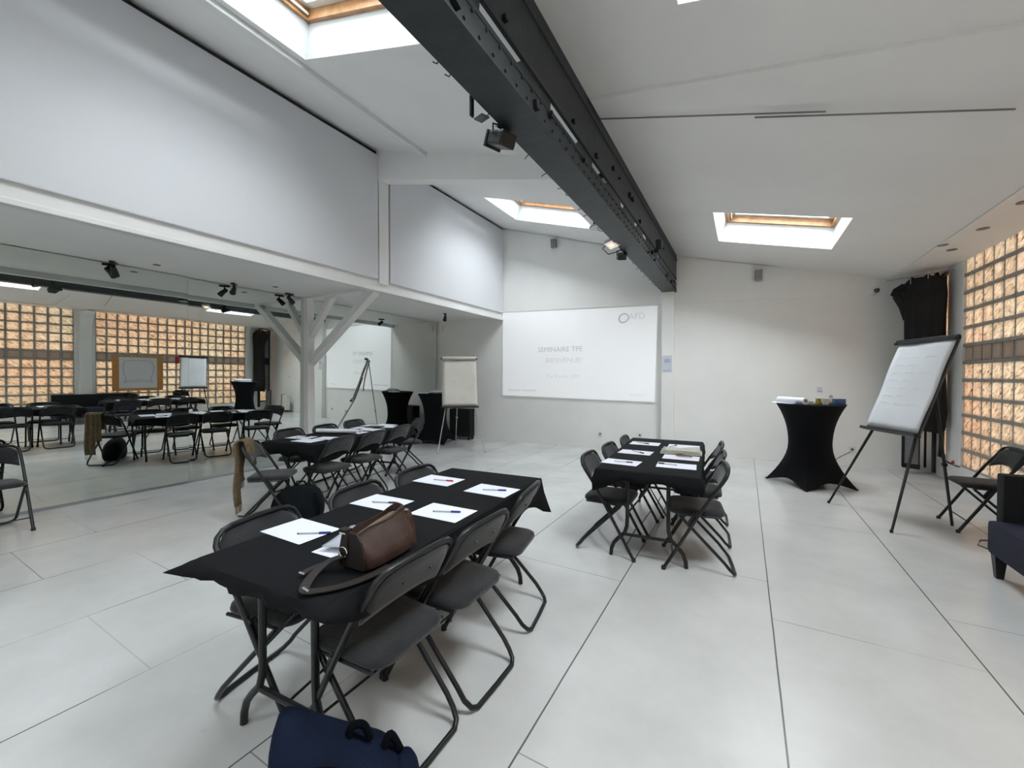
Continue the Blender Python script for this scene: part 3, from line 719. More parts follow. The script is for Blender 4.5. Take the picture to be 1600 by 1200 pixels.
cloth('black tablecloth on the foreground table under the brown handbag', TN[0], TN[1], 1, (.03, .12, .13, .09, .25, .14, .045, .045), (.04, .02, .05, -.012))
cloth('black tablecloth on the right-hand table before the white column', TR[0], TR[1], 2, (.16, .10, .12, .08, .10, .13, .13, .075), (-.004, .01, -.005, -.005))
cloth('black tablecloth on the far left table before the mirrors', TL[0], TL[1], 3, (.10, .14, .14, .10, .14, .18, .19, .13), (.03, .02, .01, .0))
def on(T, u, v, z=.737):
    (x, y, _), a = T; return Vector((x+u*math.cos(a)-v*math.sin(a), y+u*math.sin(a)+v*math.cos(a), z))
# paper sheets and pens
def sheet(p, rz, label, group, w=.30, h=.208, th=.0012, m='paper'):
    b = MB(); b.box((0, 0, 0), (w, h, th)); o = b.build('paper_sheet', M[m], loc=p, rot=(0, 0, rz)); tag(o, label, 'paper', group); return o
def pen(p, rz, capm, label, group='pens on the tables'):
    t = thing('ballpoint_pen', label, 'pen', p, rz, group)
    b = MB(); b.tube([(-.072, 0, .004), (-.064, 0, .004), (.035, 0, .004)], [.0012, .0038, .0040], 8); b.build('barrel', M['clear_pen'], t)
    b = MB(); b.tube([(.022, 0, .0045), (.070, 0, .0045), (.074, 0, .0045)], [.0056, .0056, .004], 8); b.box((.045, .006, .006), (.035, .003, .003)); b.build('cap', M[capm], t)
    b = MB(); b.tube([(-.076, 0, .004), (-.070, 0, .004)], .0035, 8); b.build('end_plug', M[capm], t)
ZP = .7372
G = 'paper sheets on the near table'
for (x, y, lb, r) in [(-1.815, 1.163, 'white sheet at the near left place of the foreground table', 0), (-1.815, 1.660, 'white sheet at the middle left place of the foreground table', 2), (-1.858, 2.215, 'white sheet with the red pen at the far left place of the foreground table', 2),
                   (-1.395, 1.700, 'white sheet with the blue pen, just beyond the brown handbag', 2), (-1.395, 2.185, 'white sheet at the far right place of the foreground table', 1), (-1.405, 1.150, 'white sheet half hidden under the brown handbag', 3)]:
    sheet((x, y, ZP), R(r), lb, G)
PZ = ZP+.001
pen((-1.715, 1.165, PZ), R(33), 'blue', 'clear pen with blue cap on the nearest left sheet of the foreground table')
pen((-1.785, 1.655, PZ), R(22), 'black_plastic', 'black-capped pen on the middle left sheet of the foreground table')
pen((-1.815, 2.215, PZ), R(12), 'red', 'pen with a red cap on the foreground table')
pen((-1.375, 1.705, PZ), R(24), 'blue', 'blue-capped pen on the sheet beyond the brown handbag')
pen((-1.375, 2.185, PZ), R(22), 'blue', 'dark blue pen on the farthest right sheet of the foreground table')
G = 'paper sheets on the right-hand table'
for (x, y, lb, r) in [(-.905, 3.462, 'white sheet at the near left place of the right-hand table', -2), (-.905, 3.985, 'white sheet at the middle left place of the right-hand table', 0), (-.935, 4.560, 'white sheet at the far left place of the right-hand table', 3),
                   (-.478, 3.540, 'white sheet at the near right place of the right-hand table', 5), (-.49, 3.92, 'white sheet sticking out in front of the newspaper pile', 3), (-.545, 4.56, 'white sheet behind the newspaper pile on the right-hand table', 3)]:
    sheet((x, y, ZP), R(r), lb, G)
pen((-.885, 3.46, PZ), R(5), 'black_plastic', 'black pen on the nearest left sheet of the right-hand table')
pen((-.880, 3.985, PZ), R(-35), 'black_plastic', 'black pen on the middle left sheet of the right-hand table')
pen((-.955, 4.56, PZ), R(-25), 'black_plastic', 'black pen on the farthest left sheet of the right-hand table')
pen((-.55, 3.55, PZ), R(175), 'black_plastic', 'black pen on the nearest right sheet of the right-hand table')
pen((-.64, 4.52, PZ), R(70), 'black_plastic', 'black pen on the farthest right sheet of the right-hand table')
# newspaper pile
t = thing('newspaper_pile', 'crumpled folded newspapers lying on the right-hand table', 'newspaper', (-.52, 4.17, ZP+.001), R(5))
rr = random.Random(5)
for k in range(3):
    b = MB(); zz = .004+k*.012
    b.grid(lambda u, v, k=k, zz=zz: Vector(((u-.5)*(.36-.03*k), (v-.5)*.26+.01*k, zz+.010*math.sin(u*5+k*1.7)*v+.006*math.sin(v*9+k)+ .012*max(0, u-.8)*5*math.sin(v*3))), 14, 8)
    b.build('folded_paper', M['news'], t, smooth=True, solid=.009)
b = MB(); b.tube([(-.02, 0, .012), (.02, 0, .016), (.12, .0, .012)], [.012, .018, .010], 8, flat=(1.3, .6)); tag(b.build('glasses_case', M['brown'], loc=(-.52, 3.965, ZP+.002), rot=(0, 0, R(-5)), smooth=True), 'small brown case lying at the front of the newspaper pile', 'case')
# far left table
G = 'paper sheets on the far left table'
for (x, y, r, lb) in [(-4.62, 2.98, 14, 'white sheet with a pen at the near end of the far left table'), (-4.32, 2.86, 8, 'lower white sheet at the near end of the far left table'), (-4.27, 3.10, 20, 'white sheet beside the chair, before the paper roll'),
                   (-4.66, 3.66, 25, 'white sheet touching the paper roll'), (-4.42, 3.60, 8, 'white sheet with a dark pen, in front of the paper roll end'), (-4.72, 3.98, 12, 'white sheet behind the far end of the paper roll'), (-4.46, 3.90, 15, 'white sheet in the middle of the far left table'),
                   (-4.82, 4.24, 10, 'white sheet at the far mirror-side place'), (-4.55, 4.22, 30, 'white sheet at the far camera-side place'), (-4.70, 4.38, 6, 'white sheet at the very far end of the far left table')]:
    sheet((x, y, ZP+(.0002*len(lb)) % .001), R(r), lb, G)
pen((-4.60, 2.99, PZ+.001), R(60), 'black_plastic', 'dark pen on the nearest sheet of the far left table')
pen((-4.42, 3.61, PZ+.001), R(20), 'blue', 'dark pen beside the paper roll')
pen((-4.74, 4.02, PZ+.001), R(30), 'black_plastic', 'dark pen on a sheet near the far end of the far left table')
t = thing('paper_roll', 'rolled white flipchart paper on the far left table', 'paper roll', (-4.55, 3.42, ZP+.032), R(25))
b = MB(); b.tube([(-.27, 0, 0), (.27, 0, 0)], .028, 16); b.build('roll', M['paper'], t, smooth='auto')
b = MB(); b.box((.06, .12, -.0285), (.34, .22, .002)); b.build('loose_end', M['paper'], t)
b = MB(); b.box((0, 0, .008), (.22, .16, .012), bev=.003); tag(b.build('notebook', M['black_plastic'], loc=(-4.62, 4.10, ZP+.003), rot=(0, 0, R(20))), 'black notebook among the sheets on the far left table', 'notebook')

# ------------------------------------------------------------------ high tables in stretch covers
def high_table(loc, rz, label):
    t = thing('high_table', label, 'table', loc, rz, 'round high tables in black stretch covers')
    b = MB(); n = 64; rs = []
    def fo(a): return abs((a+PI/4) % (PI/2)-PI/4)/(PI/4)          # 0 at a foot, 1 midway
    def rf(a): return .365/math.cos(PI/4*(1-fo(a)))-.03*fo(a)
    def zb(a): return .085*(1-(1-fo(a))**2)
    for k in range(15):
        s = k/14
        ring = []
        for q in range(n):
            a = 2*PI*q/n
            z = zb(a)+(1.085-zb(a))*s
            tt = z/1.085
            if tt >= .5: r = .245+(.385-.245)*((tt-.5)/.5)**2.2
            else: r = .245+(rf(a)-.245)*((.5-tt)/.5)**1.75
            ring.append((r*math.cos(a), r*math.sin(a), z))
        rs.append(ring)
    rs.append([(.392*math.cos(2*PI*q/n), .392*math.sin(2*PI*q/n), 1.092) for q in range(n)])
    rs.append([(.385*math.cos(2*PI*q/n), .385*math.sin(2*PI*q/n), 1.10) for q in range(n)])
    b.rings(rs, cap0=False); b.build('stretch_cover', M['spandex'], t, smooth='auto')
    for q in range(4):
        a = q*PI/2
        b = MB(); b.tube([(0, 0, .10), (.25*math.cos(a), .25*math.sin(a), .07), (.49*math.cos(a), .49*math.sin(a), .012)], .014, 8); b.lathe([(0, 0), (.02, 0), (.018, .02), (0, .022)], 10, (.495*math.cos(a), .495*math.sin(a), 0)); b.build('leg', M['black_metal'], t)
    b = MB(); b.tube([(0, 0, .08), (0, 0, 1.08)], .03, 12); b.build('pole', M['black_metal'], t)
    return t
HT = high_table((.78, 6.83, 0), R(80), 'round high table with a black stretch cover beside the right flipchart')
HT2 = dup(HT, (-6.03, 7.08, 0), R(60), 'round high table with a black stretch cover behind the left flipchart')
# things on the right high table
zt = 1.102
t = thing('flipchart_roll', 'thick rolled flipchart pad on the right high table', 'paper roll', (.56, 6.68, zt+.045), R(-52))
b = MB(); ro = [[(x, math.cos(a)*.045, math.sin(a)*.043) for a in [2*PI*k/20 for k in range(20)]] for x in (-.22, .22)]
ri = [[(x, math.cos(a)*.028, math.sin(a)*.026) for a in [2*PI*k/20 for k in range(20)]] for x in (.22, .05)]
b.rings([ro[0], ro[1], ri[0], ri[1]]); b.build('roll', M['paper'], t, smooth='auto')
b = MB(); b.tube([(.06, 0, -.002), (.205, 0, -.002)], .016, 12); b.build('inner_roll', M['news'], t, smooth='auto')
b = MB(); b.grid(lambda u, v: Vector((-.25+.34*u, -.02-.07*v, -.042+.012*math.sin(v*3)*(1-u))), 6, 4); b.build('loose_sheet', M['paper'], t, solid=.003)
def small(name, m, loc, rz, label, cat, fn, parts=()):
    t = thing(name, label, cat, loc, rz); b = MB(); fn(b); b.build('body', M[m], t, smooth='auto')
    for pn, pm, pf in parts:
        b = MB(); pf(b); b.build(pn, M[pm], t, smooth='auto')
    return t
small('juice_jar', 'yellow', (.855, 6.72, zt), 0, 'yellow jar with a pale lid on the right high table', 'jar', lambda b: b.lathe([(0, 0), (.03, 0), (.033, .02), (.028, .07), (0, .07)], 14), [('lid', 'cream', lambda b: b.lathe([(0, .07), (.048, .07), (.05, .085), (0, .088)], 14))])
small('paper_cup', 'cream', (.925, 6.66, zt), 0, 'cream cup next to the yellow jar', 'cup', lambda b: b.lathe([(0, 0), (.036, 0), (.046, .08), (.040, .08), (.034, .01), (0, .01)], 16))
small('marker_box', 'box_blue', (1.07, 6.71, zt), R(15), 'blue box at the right edge of the high table', 'box', lambda b: b.box((0, 0, .035), (.12, .08, .07), bev=.004), [('lid', 'blue', lambda b: b.box((0, 0, .072), (.122, .082, .006)))])
small('tape_dispenser', 'notice', (1.00, 6.86, zt), R(30), 'pale blue dispenser behind the blue box', 'dispenser', lambda b: b.box((0, 0, .04), (.10, .05, .08), bev=.015), [('tape', 'clear_pen', lambda b: b.tube([(0, -.012, .09), (0, .012, .09)], .03, 14))])
small('sticky_notes', 'news', (.76, 6.62, zt), R(10), 'small block of beige sticky notes between the roll and the yellow jar', 'notes', lambda b: b.box((0, 0, .012), (.08, .08, .024)), [('pen_stub', 'black_plastic', lambda b: b.tube([(-.05, .0, .03), (.03, .01, .03)], .006, 8))])
small('marker_pen', 'black_plastic', (.70, 6.60, zt+.008), R(60), 'dark marker lying at the mouth of the rolled pad', 'marker', lambda b: b.tube([(-.05, 0, 0), (.05, 0, 0)], .008, 8), [('cap', 'dark_grey', lambda b: b.tube([(.02, 0, 0), (.065, 0, 0)], .0095, 8))])
# things on the left high table
t = thing('bag_of_supplies', 'crumpled white plastic bag on the left high table', 'bag', (-5.92, 7.03, zt))
b = MB(); rr = random.Random(9); n = 20
b.rings([[(math.cos(2*PI*k/n)*r*(1+.12*math.sin(k*3.1+z*80)), math.sin(2*PI*k/n)*r*.7*(1+.12*math.sin(k*2.3+z*60)), z+ .008*math.sin(k*1.9)) for k in range(n)] for r, z in ((.19, .004), (.20, .03), (.15, .055), (.07, .065))]); b.build('bag', M['news'], t, smooth=True)
small('paper_stack', 'paper', (-6.14, 6.87, zt), R(20), 'flat pile of white papers on the left high table', 'paper', lambda b: b.box((0, 0, .008), (.30, .21, .016)))
small('marker_pen', 'black_plastic', (-5.92, 6.81, zt+.009), R(20), 'dark marker on the front edge of the left high table', 'marker', lambda b: b.tube([(-.06, 0, 0), (.05, 0, 0)], .009, 8), [('cap', 'dark_grey', lambda b: b.tube([(.02, 0, 0), (.065, 0, 0)], .0105, 8))])

# wheeled black case beside the left high table
t = thing('flight_case', 'black case on castors behind the left flipchart legs', 'case', (-5.78, 7.735, 0), R(4))
b = MB(); b.box((0, 0, .40), (.56, .22, .64), bev=.02); b.build('case_body', M['black_sofa'], t)
for sx in (-1, 1):
    for sy in (-1, 1): b = MB(); b.tube([(sx*.24-.015, sy*.07, .035), (sx*.24+.015, sy*.07, .035)], .034, 14); b.box((sx*.24, sy*.07, .06), (.05, .05, .03)); b.build('castor', M['black_plastic'], t)

# ------------------------------------------------------------------ flipcharts
def flipchart(name, label, low, yaw, lean, z0, w, h, feet, rear, legm, paper, roll, boardm):
    t = thing(name, label, 'flipchart', (low[0], low[1], 0), 0)
    base = Vector((low[0], low[1], 0))
    u = Vector((math.cos(yaw), math.sin(yaw), 0)); n = Vector((-math.sin(yaw), math.cos(yaw), 0))
    v = Vector((0, 0, 1))*math.cos(lean)+n*math.sin(lean); nn = u.cross(v)  # toward viewer
    rot = Matrix((u, -nn, v)).transposed()
    c0 = Vector((0, 0, z0))
    def P(a, c, d): return c0+u*a+v*c-nn*(-d)
    b = MB(); b.box(P(0, h/2, -.015), (w, .014, h), rot, bev=.004); b.build('board', M[boardm], t)
    b = MB(); b.grid(lambda s, q: P((s-.5)*(w-.03), .015+q*(h-.05), .004+.006*math.sin(s*6)*math.sin(q*5)+.004*math.sin(q*11)), 12, 16); b.build('paper_pad', M[paper], t, smooth=True, solid=.008)
    b = MB(); b.box(P(0, h-.012, .012), (w+.03, .03, .045), rot, bev=.006); b.build('clamp_bar', M['black_plastic' if not roll else 'grey_metal'], t)
    b = MB(); b.box(P(0, -.015, .018), (w+.04, .06, .03), rot, bev=.006); b.build('pen_tray', M['black_plastic'], t)
    for s in (-1, 1): b = MB(); b.lathe([(0, -.012), (.02, -.012), (.02, .012), (0, .012)], 10, P(s*(w/2+.008), h-.03, .02)); b.build('knob', M['black_plastic'], t)
    if roll:
        b = MB(); b.tube([P(-w/2+.01, h-.02, .035), P(w/2-.01, h-.02, .035)], .032, 14); b.build('rolled_sheets', M['pad_warm'], t, smooth='auto')
        b = MB(); b.grid(lambda s, q: P((s-.5)*(w-.04), h-.02-q*.75, -.05-.10*q**1.5+.01*math.sin(s*7+q*3)), 10, 10); b.build('turned_sheets', M['pad_warm'], t, smooth=True, solid=.006)
    for i, f in enumerate(feet):
        s = -1 if i == 0 else 1
        a = P(s*(w/2-.10), h*.55, -.035); m_ = P(s*(w/2-.07), .0, -.035); f3 = Vector((f[0], f[1], .005))-base
        b = MB(); b.tube([a, m_, f3], [.010, .010, .008] if roll else [.014, .014, .011], 8); b.lathe([(0, 0), (.014, 0), (.013, .03), (0, .03)], 8, (f3.x, f3.y, 0)); b.build('leg', M[legm], t)
    f3 = Vector((rear[0], rear[1], .005))-base; a = P(0, h-.06, -.04)
    b = MB(); b.tube([a, f3], [.011, .009] if roll else [.015, .012], 8); b.box((a*.33+f3*.67), (.035, .035, .03)); b.build('leg', M[legm], t)
    return t, P
fR, PR = flipchart('flipchart', 'white flipchart on black tripod legs at the right, by the dark curtain', (1.318, 5.62), -1.19, .335, .905, .70, 1.0, [(.859, 5.90), (1.21, 5.067)], (1.778, 5.58), 'black_metal', 'pad', False, 'dark_grey')
fL, PL_ = flipchart('flipchart', 'flipchart with sheets rolled over its top at the left of the projected slide', (-4.98, 6.60), .70, .32, .87, .71, 1.05, [(-5.035, 5.965), (-4.36, 6.575)], (-5.42, 7.02), 'grey_metal', 'pad_warm', True, 'cream')
b = MB()
for k in range(7):
    q = .80-.085*k
    for s in range(2 if k % 2 else 3):
        x0 = -.25+.17*s; b.tube([PR(x0, q, .016), PR(x0+.06, q+.006, .016), PR(x0+.12, q-.002, .016)], .0016, 4)
b.build('faint_writing', M['notice'], fR)

# black curtain bunched before the corner bay, and grey shade cloths
t = thing('black_curtain', 'bunched black curtain hanging in the far right corner', 'curtain', (2.22, 7.98, 0), R(-28))
b = MB(); n = 44
def cring(z, w, dd, lift=0):
    r = []
    for k in range(n):
        a = 2*PI*k/n; f = 1+.10*math.sin(a*9)+.05*math.sin(a*5+z)
        r.append((math.cos(a)*w*f, math.sin(a)*dd*f, z+lift*math.sin(a*4)))
    return r
b.rings([cring(.70, .20, .10, .03), cring(.95, .215, .11), cring(1.3, .205, .11), cring(1.8, .195, .10), cring(2.3, .20, .10), cring(2.62, .215, .12), cring(2.80, .20, .12, .02), cring(2.88, .13, .08, .03)]); b.build('curtain_drop', M['curtain'], t, smooth=True)
b = MB(); b.tube([(-.20, -.02, 2.80), (-.28, -.04, 2.72), (-.33, -.05, 2.66)], [.05, .07, .04], 10); b.tube([(-.28, -.04, 2.66), (-.22, -.03, 2.5), (-.19, -.02, 2.3)], [.06, .05, .03], 10); b.build('curtain_flap', M['curtain'], t, smooth=True)
b = MB(); b.tube([(-.12, -.12, 2.80), (-.12, -.125, 2.90)], .006, 6); b.tube([(.06, -.12, 2.84), (.06, -.125, 2.94)], .006, 6); b.tube([(-.45, .1, 2.93), (.35, .1, 2.95)], .008, 8); b.build('hanging_wire', M['grey_metal'], t)
t = thing('shade_cloth', 'grey shade cloth edged in black before the corner bay', 'curtain', (2.38, 8.22, 0), R(-92))
b = MB(); b.grid(lambda u, v: Vector(((u-.5)*.40, .010*math.sin(u*20), .72+2.2*v)), 20, 8); b.build('grey_cloth', M['gauze'], t, smooth=True, solid=.004)
b = MB(); b.box((0, -.012, 1.78), (.40, .02, .26)); b.box((-.20, -.01, 1.52), (.04, .02, 2.85)); b.box((.17, -.01, 1.52), (.08, .03, 2.85)); b.build('black_edging', M['curtain'], t)
t = thing('shade_cloth', 'small grey cloth flap with black border low in the far right corner', 'curtain', (2.19, 8.30, 0), R(-30))
b = MB(); b.box((0, 0, .40), (.16, .006, .56)); b.build('grey_cloth', M['gauze'], t)
b = MB(); b.box((-.09, -.003, .42), (.035, .012, .64)); b.box((0, -.003, .12), (.20, .012, .07)); b.box((.09, -.003, .42), (.012, .012, .64)); b.build('black_edging', M['curtain'], t)
t = thing('wall_valve', 'small red knob low on the right wall behind the flipchart leg', 'valve', (XW-.001, 7.79, .30))
b = MB(); b.tube([(-.012, 0, 0), (-.03, 0, 0)], .022, 12); b.build('knob', M['red'], t)
b = MB(); b.box((-.006, 0, 0), (.012, .07, .07), bev=.003); b.build('plate', M['cream'], t)

# heater behind the right high table with its lead
t = thing('radiator', 'white electric heater standing by the far wall, seen in the mirror', 'heater', (.92, 8.24, 0), fang)
b = MB()
for k in range(6): b.box((-.14+.056*k, 0, .35), (.048, .13, .52), bev=.015)
b.build('heater_fins', M['cream'], t)
b = MB(); b.box((.19, 0, .35), (.06, .15, .56), bev=.01); b.build('control_box', M['grey_plastic'], t)
b = MB(); b.box((-.12, 0, .045), (.03, .28, .03)); b.box((.14, 0, .045), (.03, .28, .03)); b.build('foot', M['black_plastic'], t)
b = MB(); b.tube([(.22, -.05, .12), (.30, -.06, .10), (.45, .0, .20), (.58, .06, .27)], .005, 6); b.build('power_lead', M['black_plastic'], t)

# ------------------------------------------------------------------ sofa at the right edge
t = thing('sofa', 'navy sofa with a black back, cut off by the right edge of the photo', 'sofa', (1.93, 3.60, 0))
b = MB(); b.box((-.015, 0, .29), (.70, 1.50, .24), bev=.03); b.build('seat', M['navy_sofa'], t, smooth='auto')
b = MB(); b.box((.24, 0, .50), (.20, 1.46, .48), bev=.02); b.build('backrest', M['black_sofa'], t, smooth='auto')
b = MB(); b.box((.005, .76, .565), (.60, .10, .37), bev=.012); b.build('arm', M['black_sofa'], t, smooth='auto')
for sx, sy in ((-1, 1), (1, 1), (-1, -1), (1, -1)):
    b = MB(); x, y = -.015+sx*.30, sy*.70
    b.rings([[(x+dx*k-sx*.0, y+dy*k, z) for dx, dy in ((-1, -1), (1, -1), (1, 1), (-1, 1))] for z, k in ((0, .019), (.18, .033))]); b.build('leg', M['black_plastic'], t)
b = MB(); b.tube([(-.34, .70, .27), (-.40, .73, .25), (-.41, .74, .21), (-.34, .70, .19)], .006, 6); b.build('strap', M['black_plastic'], t)

# ------------------------------------------------------------------ bags and scarf
def cr(pts, n=6):
    P = [Vector(p) for p in pts]; P = [P[0]]+P+[P[-1]]; o = []
    for i in range(1, len(P)-2):
        for k in range(n):
            s = k/n; a, b_, c, d = P[i-1:i+3]
            o.append(.5*((2*b_)+(c-a)*s+(2*a-5*b_+4*c-d)*s*s+(3*b_-a-3*c+d)*s**3))
    return o+[P[-2]]
cr_ = cr
# navy backpack in the foreground
t = thing('backpack', 'navy backpack with a black front pocket standing at the bottom edge of the photo', 'bag', (-1.10, .835, 0), R(48))
def blob(rs, n=28, e=2.6, wob=.0, seed=0):
    out = []
    for (cx, cy, z, ax, ay, tlt) in rs:
        ring = []
        for k in range(n):
            a = 2*PI*k/n; c, s = math.cos(a), math.sin(a)
            x = abs(c)**(2/e)*math.copysign(1, c)*ax; y = abs(s)**(2/e)*math.copysign(1, s)*ay
            w_ = 1+wob*math.sin(a*5+z*37+seed)+wob*.6*math.sin(a*9+z*61)
            ring.append((cx+x*w_, cy+y*w_, z+tlt*x))
        out.append(ring)
    return out
b = MB(); b.rings(blob([(0, 0, .0, .17, .09, 0), (0, 0, .02, .20, .115, 0), (0, 0, .12, .215, .125, 0), (0, .005, .20, .205, .12, -.10), (-.02, .02, .27, .185, .10, -.30), (-.06, .035, .335, .13, .06, -.6), (-.10, .04, .375, .06, .03, -.8)], e=3.2, wob=.03)); b.build('bag_body', M['navy'], t, smooth=True, sub=1)
b = MB(); b.rings([[(p[0]*.90-.05, p[1]*.75-.095, p[2]) for p in r] for r in blob([(0, 0, .01, .17, .10, 0), (0, 0, .12, .20, .12, 0), (0, .02, .21, .19, .115, -.15), (-.02, .05, .285, .13, .09, -.25), (-.03, .07, .305, .05, .04, -.2)], e=3)]); b.build('front_pocket', M['black_pocket'], t, smooth=True, sub=1)
b = MB(); b.tube(cr_([(.02, .03, .29), (.03, .035, .318), (.065, .035, .312), (.085, .03, .265)]), .013, 8); b.build('grab_handle', M['black_pocket'], t, smooth=True)
b = MB(); b.tube(cr_([(.13, .02, .235), (.15, .03, .262), (.18, .02, .210)]), .013, 8); b.build('strap', M['black_pocket'], t, smooth=True)
b = MB(); b.rings(blob([(.19, -.02, .02, .05, .09, 0), (.205, -.02, .12, .05, .095, 0), (.19, -.02, .22, .035, .07, 0)])); b.build('side_pocket', M['navy'], t, smooth=True, sub=1)
# dark backpack under the scarf chair
t = thing('backpack', 'dark teal backpack on the floor between the scarf chair and the near table', 'bag', (-3.99, 2.53, 0), R(30))
t.scale = (1.12, 1, 1.05)
b = MB(); b.rings(blob([(0, 0, .0, .20, .10, 0), (0, 0, .03, .235, .13, 0), (0, 0, .14, .24, .135, 0), (.01, 0, .24, .215, .12, .03), (.02, 0, .31, .15, .08, .1), (.03, 0, .335, .07, .04, .1)], wob=.03, seed=2)); b.build('bag_body', M['teal_bag'], t, smooth=True, sub=1)
b = MB(); b.tube([(-.02, 0, .31), (.0, -.01, .37), (.07, -.02, .375), (.10, -.01, .31)], .008, 8); b.build('grab_handle', M['black_pocket'], t, smooth=True)
b = MB(); b.tube([(.20, -.10, .28), (.25, -.14, .16), (.24, -.13, .03)], .010, 8, flat=(2, .6)); b.build('shoulder_strap', M['black_pocket'], t, smooth=True); b = MB(); b.tube([(-.22, .02, .1), (-.32, .05, .03), (-.46, .02, .012), (-.58, .05, .012)], .008, 6, flat=(1.8, .6)); b.build('shoulder_strap', M['black_pocket'], t, smooth=True)
b = MB(); b.rings([[(p[0], p[1]-.07, p[2]) for p in r] for r in blob([(0, 0, .03, .15, .07, 0), (0, 0, .14, .16, .08, 0), (0, 0, .20, .12, .06, 0)])]); b.build('front_pocket', M['teal_bag'], t, smooth=True, sub=1)
# black bag under the chair by the glass wall
t = thing('shoulder_bag', 'flat black bag on the floor under the chair by the glass block wall', 'bag', (2.16, 5.33, 0), R(80))
b = MB(); b.rings(blob([(0, 0, .0, .22, .07, 0), (0, 0, .05, .24, .08, 0), (0, 0, .16, .20, .06, -.2), (0, 0, .23, .10, .03, -.3)], wob=.02)); b.build('bag_body', M['black_pocket'], t, smooth=True, sub=1)
b = MB(); b.tube([(-.1, 0, .2), (0, .02, .27), (.1, 0, .17)], .008, 6); b.build('handle', M['black_pocket'], t, smooth=True)

# brown leather handbag on the near table
t = thing('handbag', 'open brown leather handbag with buckled strap on the foreground table', 'bag', (-1.275, 1.150, ZP+.002), R(93))
t.scale = (.97, 1, .93)
# local x = along the table (away from camera), local y = toward the mirror side
def hb(z, sx, sy, ox=0, oy=0, tl=0): return [(ox+p[0], oy+p[1], p[2]) for p in blob([(0, 0, z, sx, sy, tl)], n=36, e=5)[0]]
b = MB()
def sag(p):
    x, y, z = p; k = max(0, z-.05)/.13
    return (x+.012*k*math.sin(y*30), y+.016*k*math.cos(x*14+.5)-.010*math.sin(z*30), z-.020*k*(1-(x/.14)**2)*1.2+.006*math.sin(x*40+z*20)*k)
b.rings([[sag(q) for q in rr_] for rr_ in (hb(.0, .125, .070), hb(.012, .136, .082), hb(.045, .140, .082, .0, .0, .02), hb(.08, .138, .076, .0, .0, .05), hb(.12, .136, .062, .0, .003, .10), hb(.15, .132, .048, .0, .005, .14), hb(.170, .128, .036, .0, .006, .18), hb(.172, .121, .029, .0, .006, .18), hb(.14, .115, .034, .0, .003, .14), hb(.06, .11, .05))], cap1=True)
b.build('bag_body', M['leather'], t, smooth='auto')
b = MB(); b.rings([[(x_, y_, z_) for y_, z_ in ((-.062, .01), (.062, .01), (.066, .06), (.05, .13), (.03, .150), (-.03, .150), (-.05, .12), (-.066, .06))] for x_ in (-.1465, -.138)]); b.build('end_gusset', M['dark_leather'], t)
b = MB(); b.rings([hb(.140, .108, .026, 0, .005, .18), hb(.125, .10, .02, 0, .005, .18)]); b.build('lining', M['lining'], t, smooth='auto')
b = MB(); b.tube([sag((-.125, -.030, .146)), sag((-.05, -.034, .162)), sag((.05, -.034, .178)), sag((.122, -.030, .192))], .003, 6); b.build('zip', M['dark_leather'], t)
b = MB(); b.box((-.146, .03, .115), (.008, .034, .09), (0, R(6), 0)); b.box((-.145, .03, .158), (.03, .038, .012)); tabp = b.build('strap_tab', M['dark_leather'], t)
b = MB(); b.tube([(-.155+.0*k, .03+.020*math.cos(2*PI*k/14), .072+.020*math.sin(2*PI*k/14)) for k in range(14)], .0035, 6, closed=True); b.box((-.150, .03, .150), (.02, .03, .006)); b.build('buckle', M['chrome'], tabp)
def ribbon(pts, w, m, name, parent, th=.004, up=(0, 0, 1)):
    b = MB(); P = [Vector(p) for p in pts]; upv = Vector(up); L_, R_ = [], []
    rs = []
    for i, p in enumerate(P):
        tdir = (P[min(i+1, len(P)-1)]-P[max(i-1, 0)]).normalized(); s = tdir.cross(upv); s = s.normalized()*w/2 if s.length > .01 else Vector((w/2, 0, 0))
        nn = s.cross(tdir).normalized()*th/2
        rs.append([p-s-nn, p+s-nn, p+s+nn, p-s+nn])
    b.rings(rs); return b.build(name, m, parent)
ribbon(cr([(-.155, .035, .055), (-.20, .06, .045), (-.26, .055, .030), (-.315, .03, .016), (-.335, .005, .010), (-.31, -.03, .008), (-.25, -.075, .008), (-.16, -.105, .008), (-.06, -.11, .008)]), .034, M['dark_leather'], 'shoulder_strap', t)
ribbon(cr([(-.155, .04, .05), (-.185, .085, .03), (-.22, .115, .016), (-.26, .12, .010)]), .026, M['black_plastic'], 'strap_end', t, th=.008)
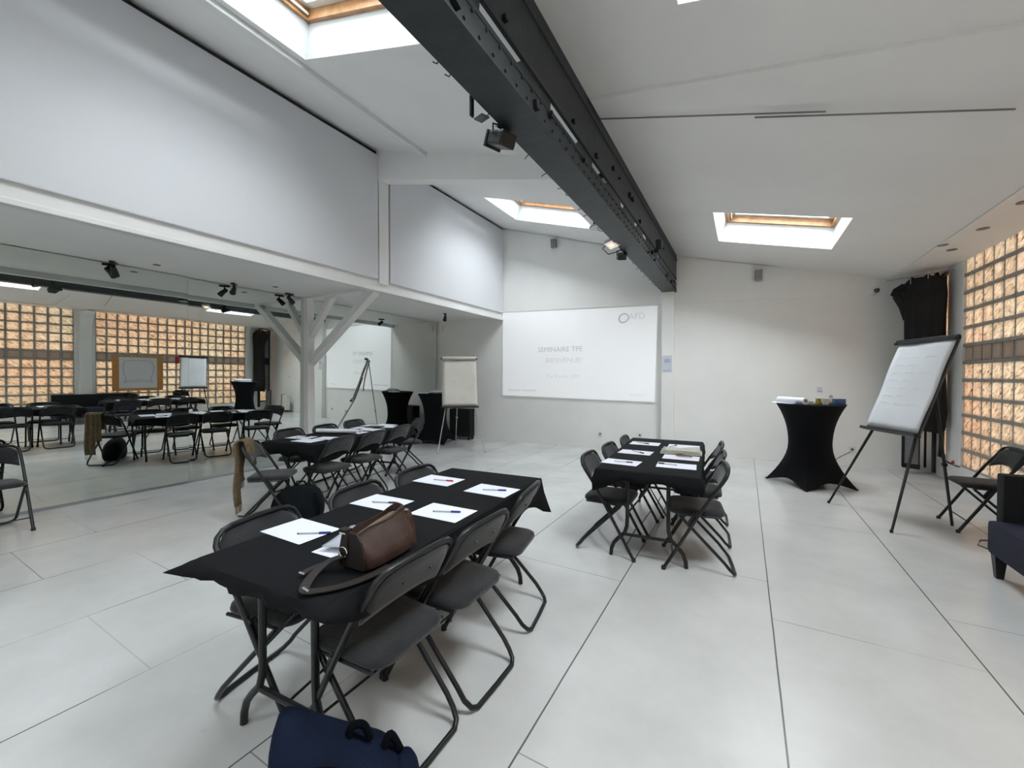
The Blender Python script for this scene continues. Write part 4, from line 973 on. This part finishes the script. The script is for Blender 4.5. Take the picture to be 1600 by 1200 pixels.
for P0, P1, r_ in (((-.335, -.012, .012), (-.335, .018, .018), .005), ((-.262, .105, .012), (-.262, .135, .012), .005), ((.130, -.02, .165), (.14, -.03, .160), .008)):
    b = MB(); b.tube([P0, P1], r_, 8); b.build('metal_ring', M['chrome'], t)
ribbon(cr([(.135, -.02, .165), (.148, -.035, .13), (.150, -.05, .06), (.145, -.06, .01)]), .03, M['leather'], 'side_strap', t, up=(0, 1, 0))
# a transparent sleeve peeking out beside the handbag
b = MB(); b.grid(lambda u, v: Vector(((u-.5)*.11, (v-.5)*.16, .02+.02*math.sin(u*4)*v+.03*v*u)), 6, 6); tag(b.build('plastic_wrapper', M['clear_pen'], loc=(-1.49, 1.155, ZP+.004), rot=(0, 0, R(20)), solid=.002, smooth=True), 'crumpled clear wrapper sticking out beside the brown handbag', 'wrapper')

# tan scarf over the chair at the far left table
sc_ = chairs[12]
t = thing('scarf', 'long tan fringed scarf hanging over the back of a folding chair', 'scarf', sc_.location[:], sc_.rotation_euler.z)
def drape(x0, w, lback, lfront, ph):
    P = []
    for k in range(9): P.append((-.262-.012*math.sin(k*.8), .80-lback*(8-k)/8))
    P += [(-.235, .832), (-.205, .838), (-.178, .825)]
    for k in range(1, 6): P.append((-.172+.02*k/5, .82-lfront*k/5))
    return lambda u, v: Vector((x0+(u-.5)*w*(1+.10*math.sin(v*5+ph)), P[min(int(v*(len(P)-1)), len(P)-1)][0]+.010*math.sin(u*13+ph), P[min(int(v*(len(P)-1)+.001), len(P)-1)][1]))
b = MB(); b.grid(drape(.125, .13, .62, .16, 0), 14, 16); scl = b.build('scarf_cloth', M['tan'], t, smooth=True, solid=.012)
b = MB(); b.grid(drape(.03, .09, .40, .26, 2), 10, 16); b.build('scarf_fold', M['tan'], t, smooth=True, solid=.012)
b = MB()
for k in range(12): x = .04+.0135*k; b.tube([(x, -.262, .185), (x+.004*math.sin(k), -.262, .10)], .002, 4)
for k in range(8): x = -.02+.0135*k; b.tube([(x, -.262, .405), (x+.004*math.sin(k*2), -.262, .33)], .002, 4)
b.build('fringe', M['tan'], scl)['kind'] = 'stuff'
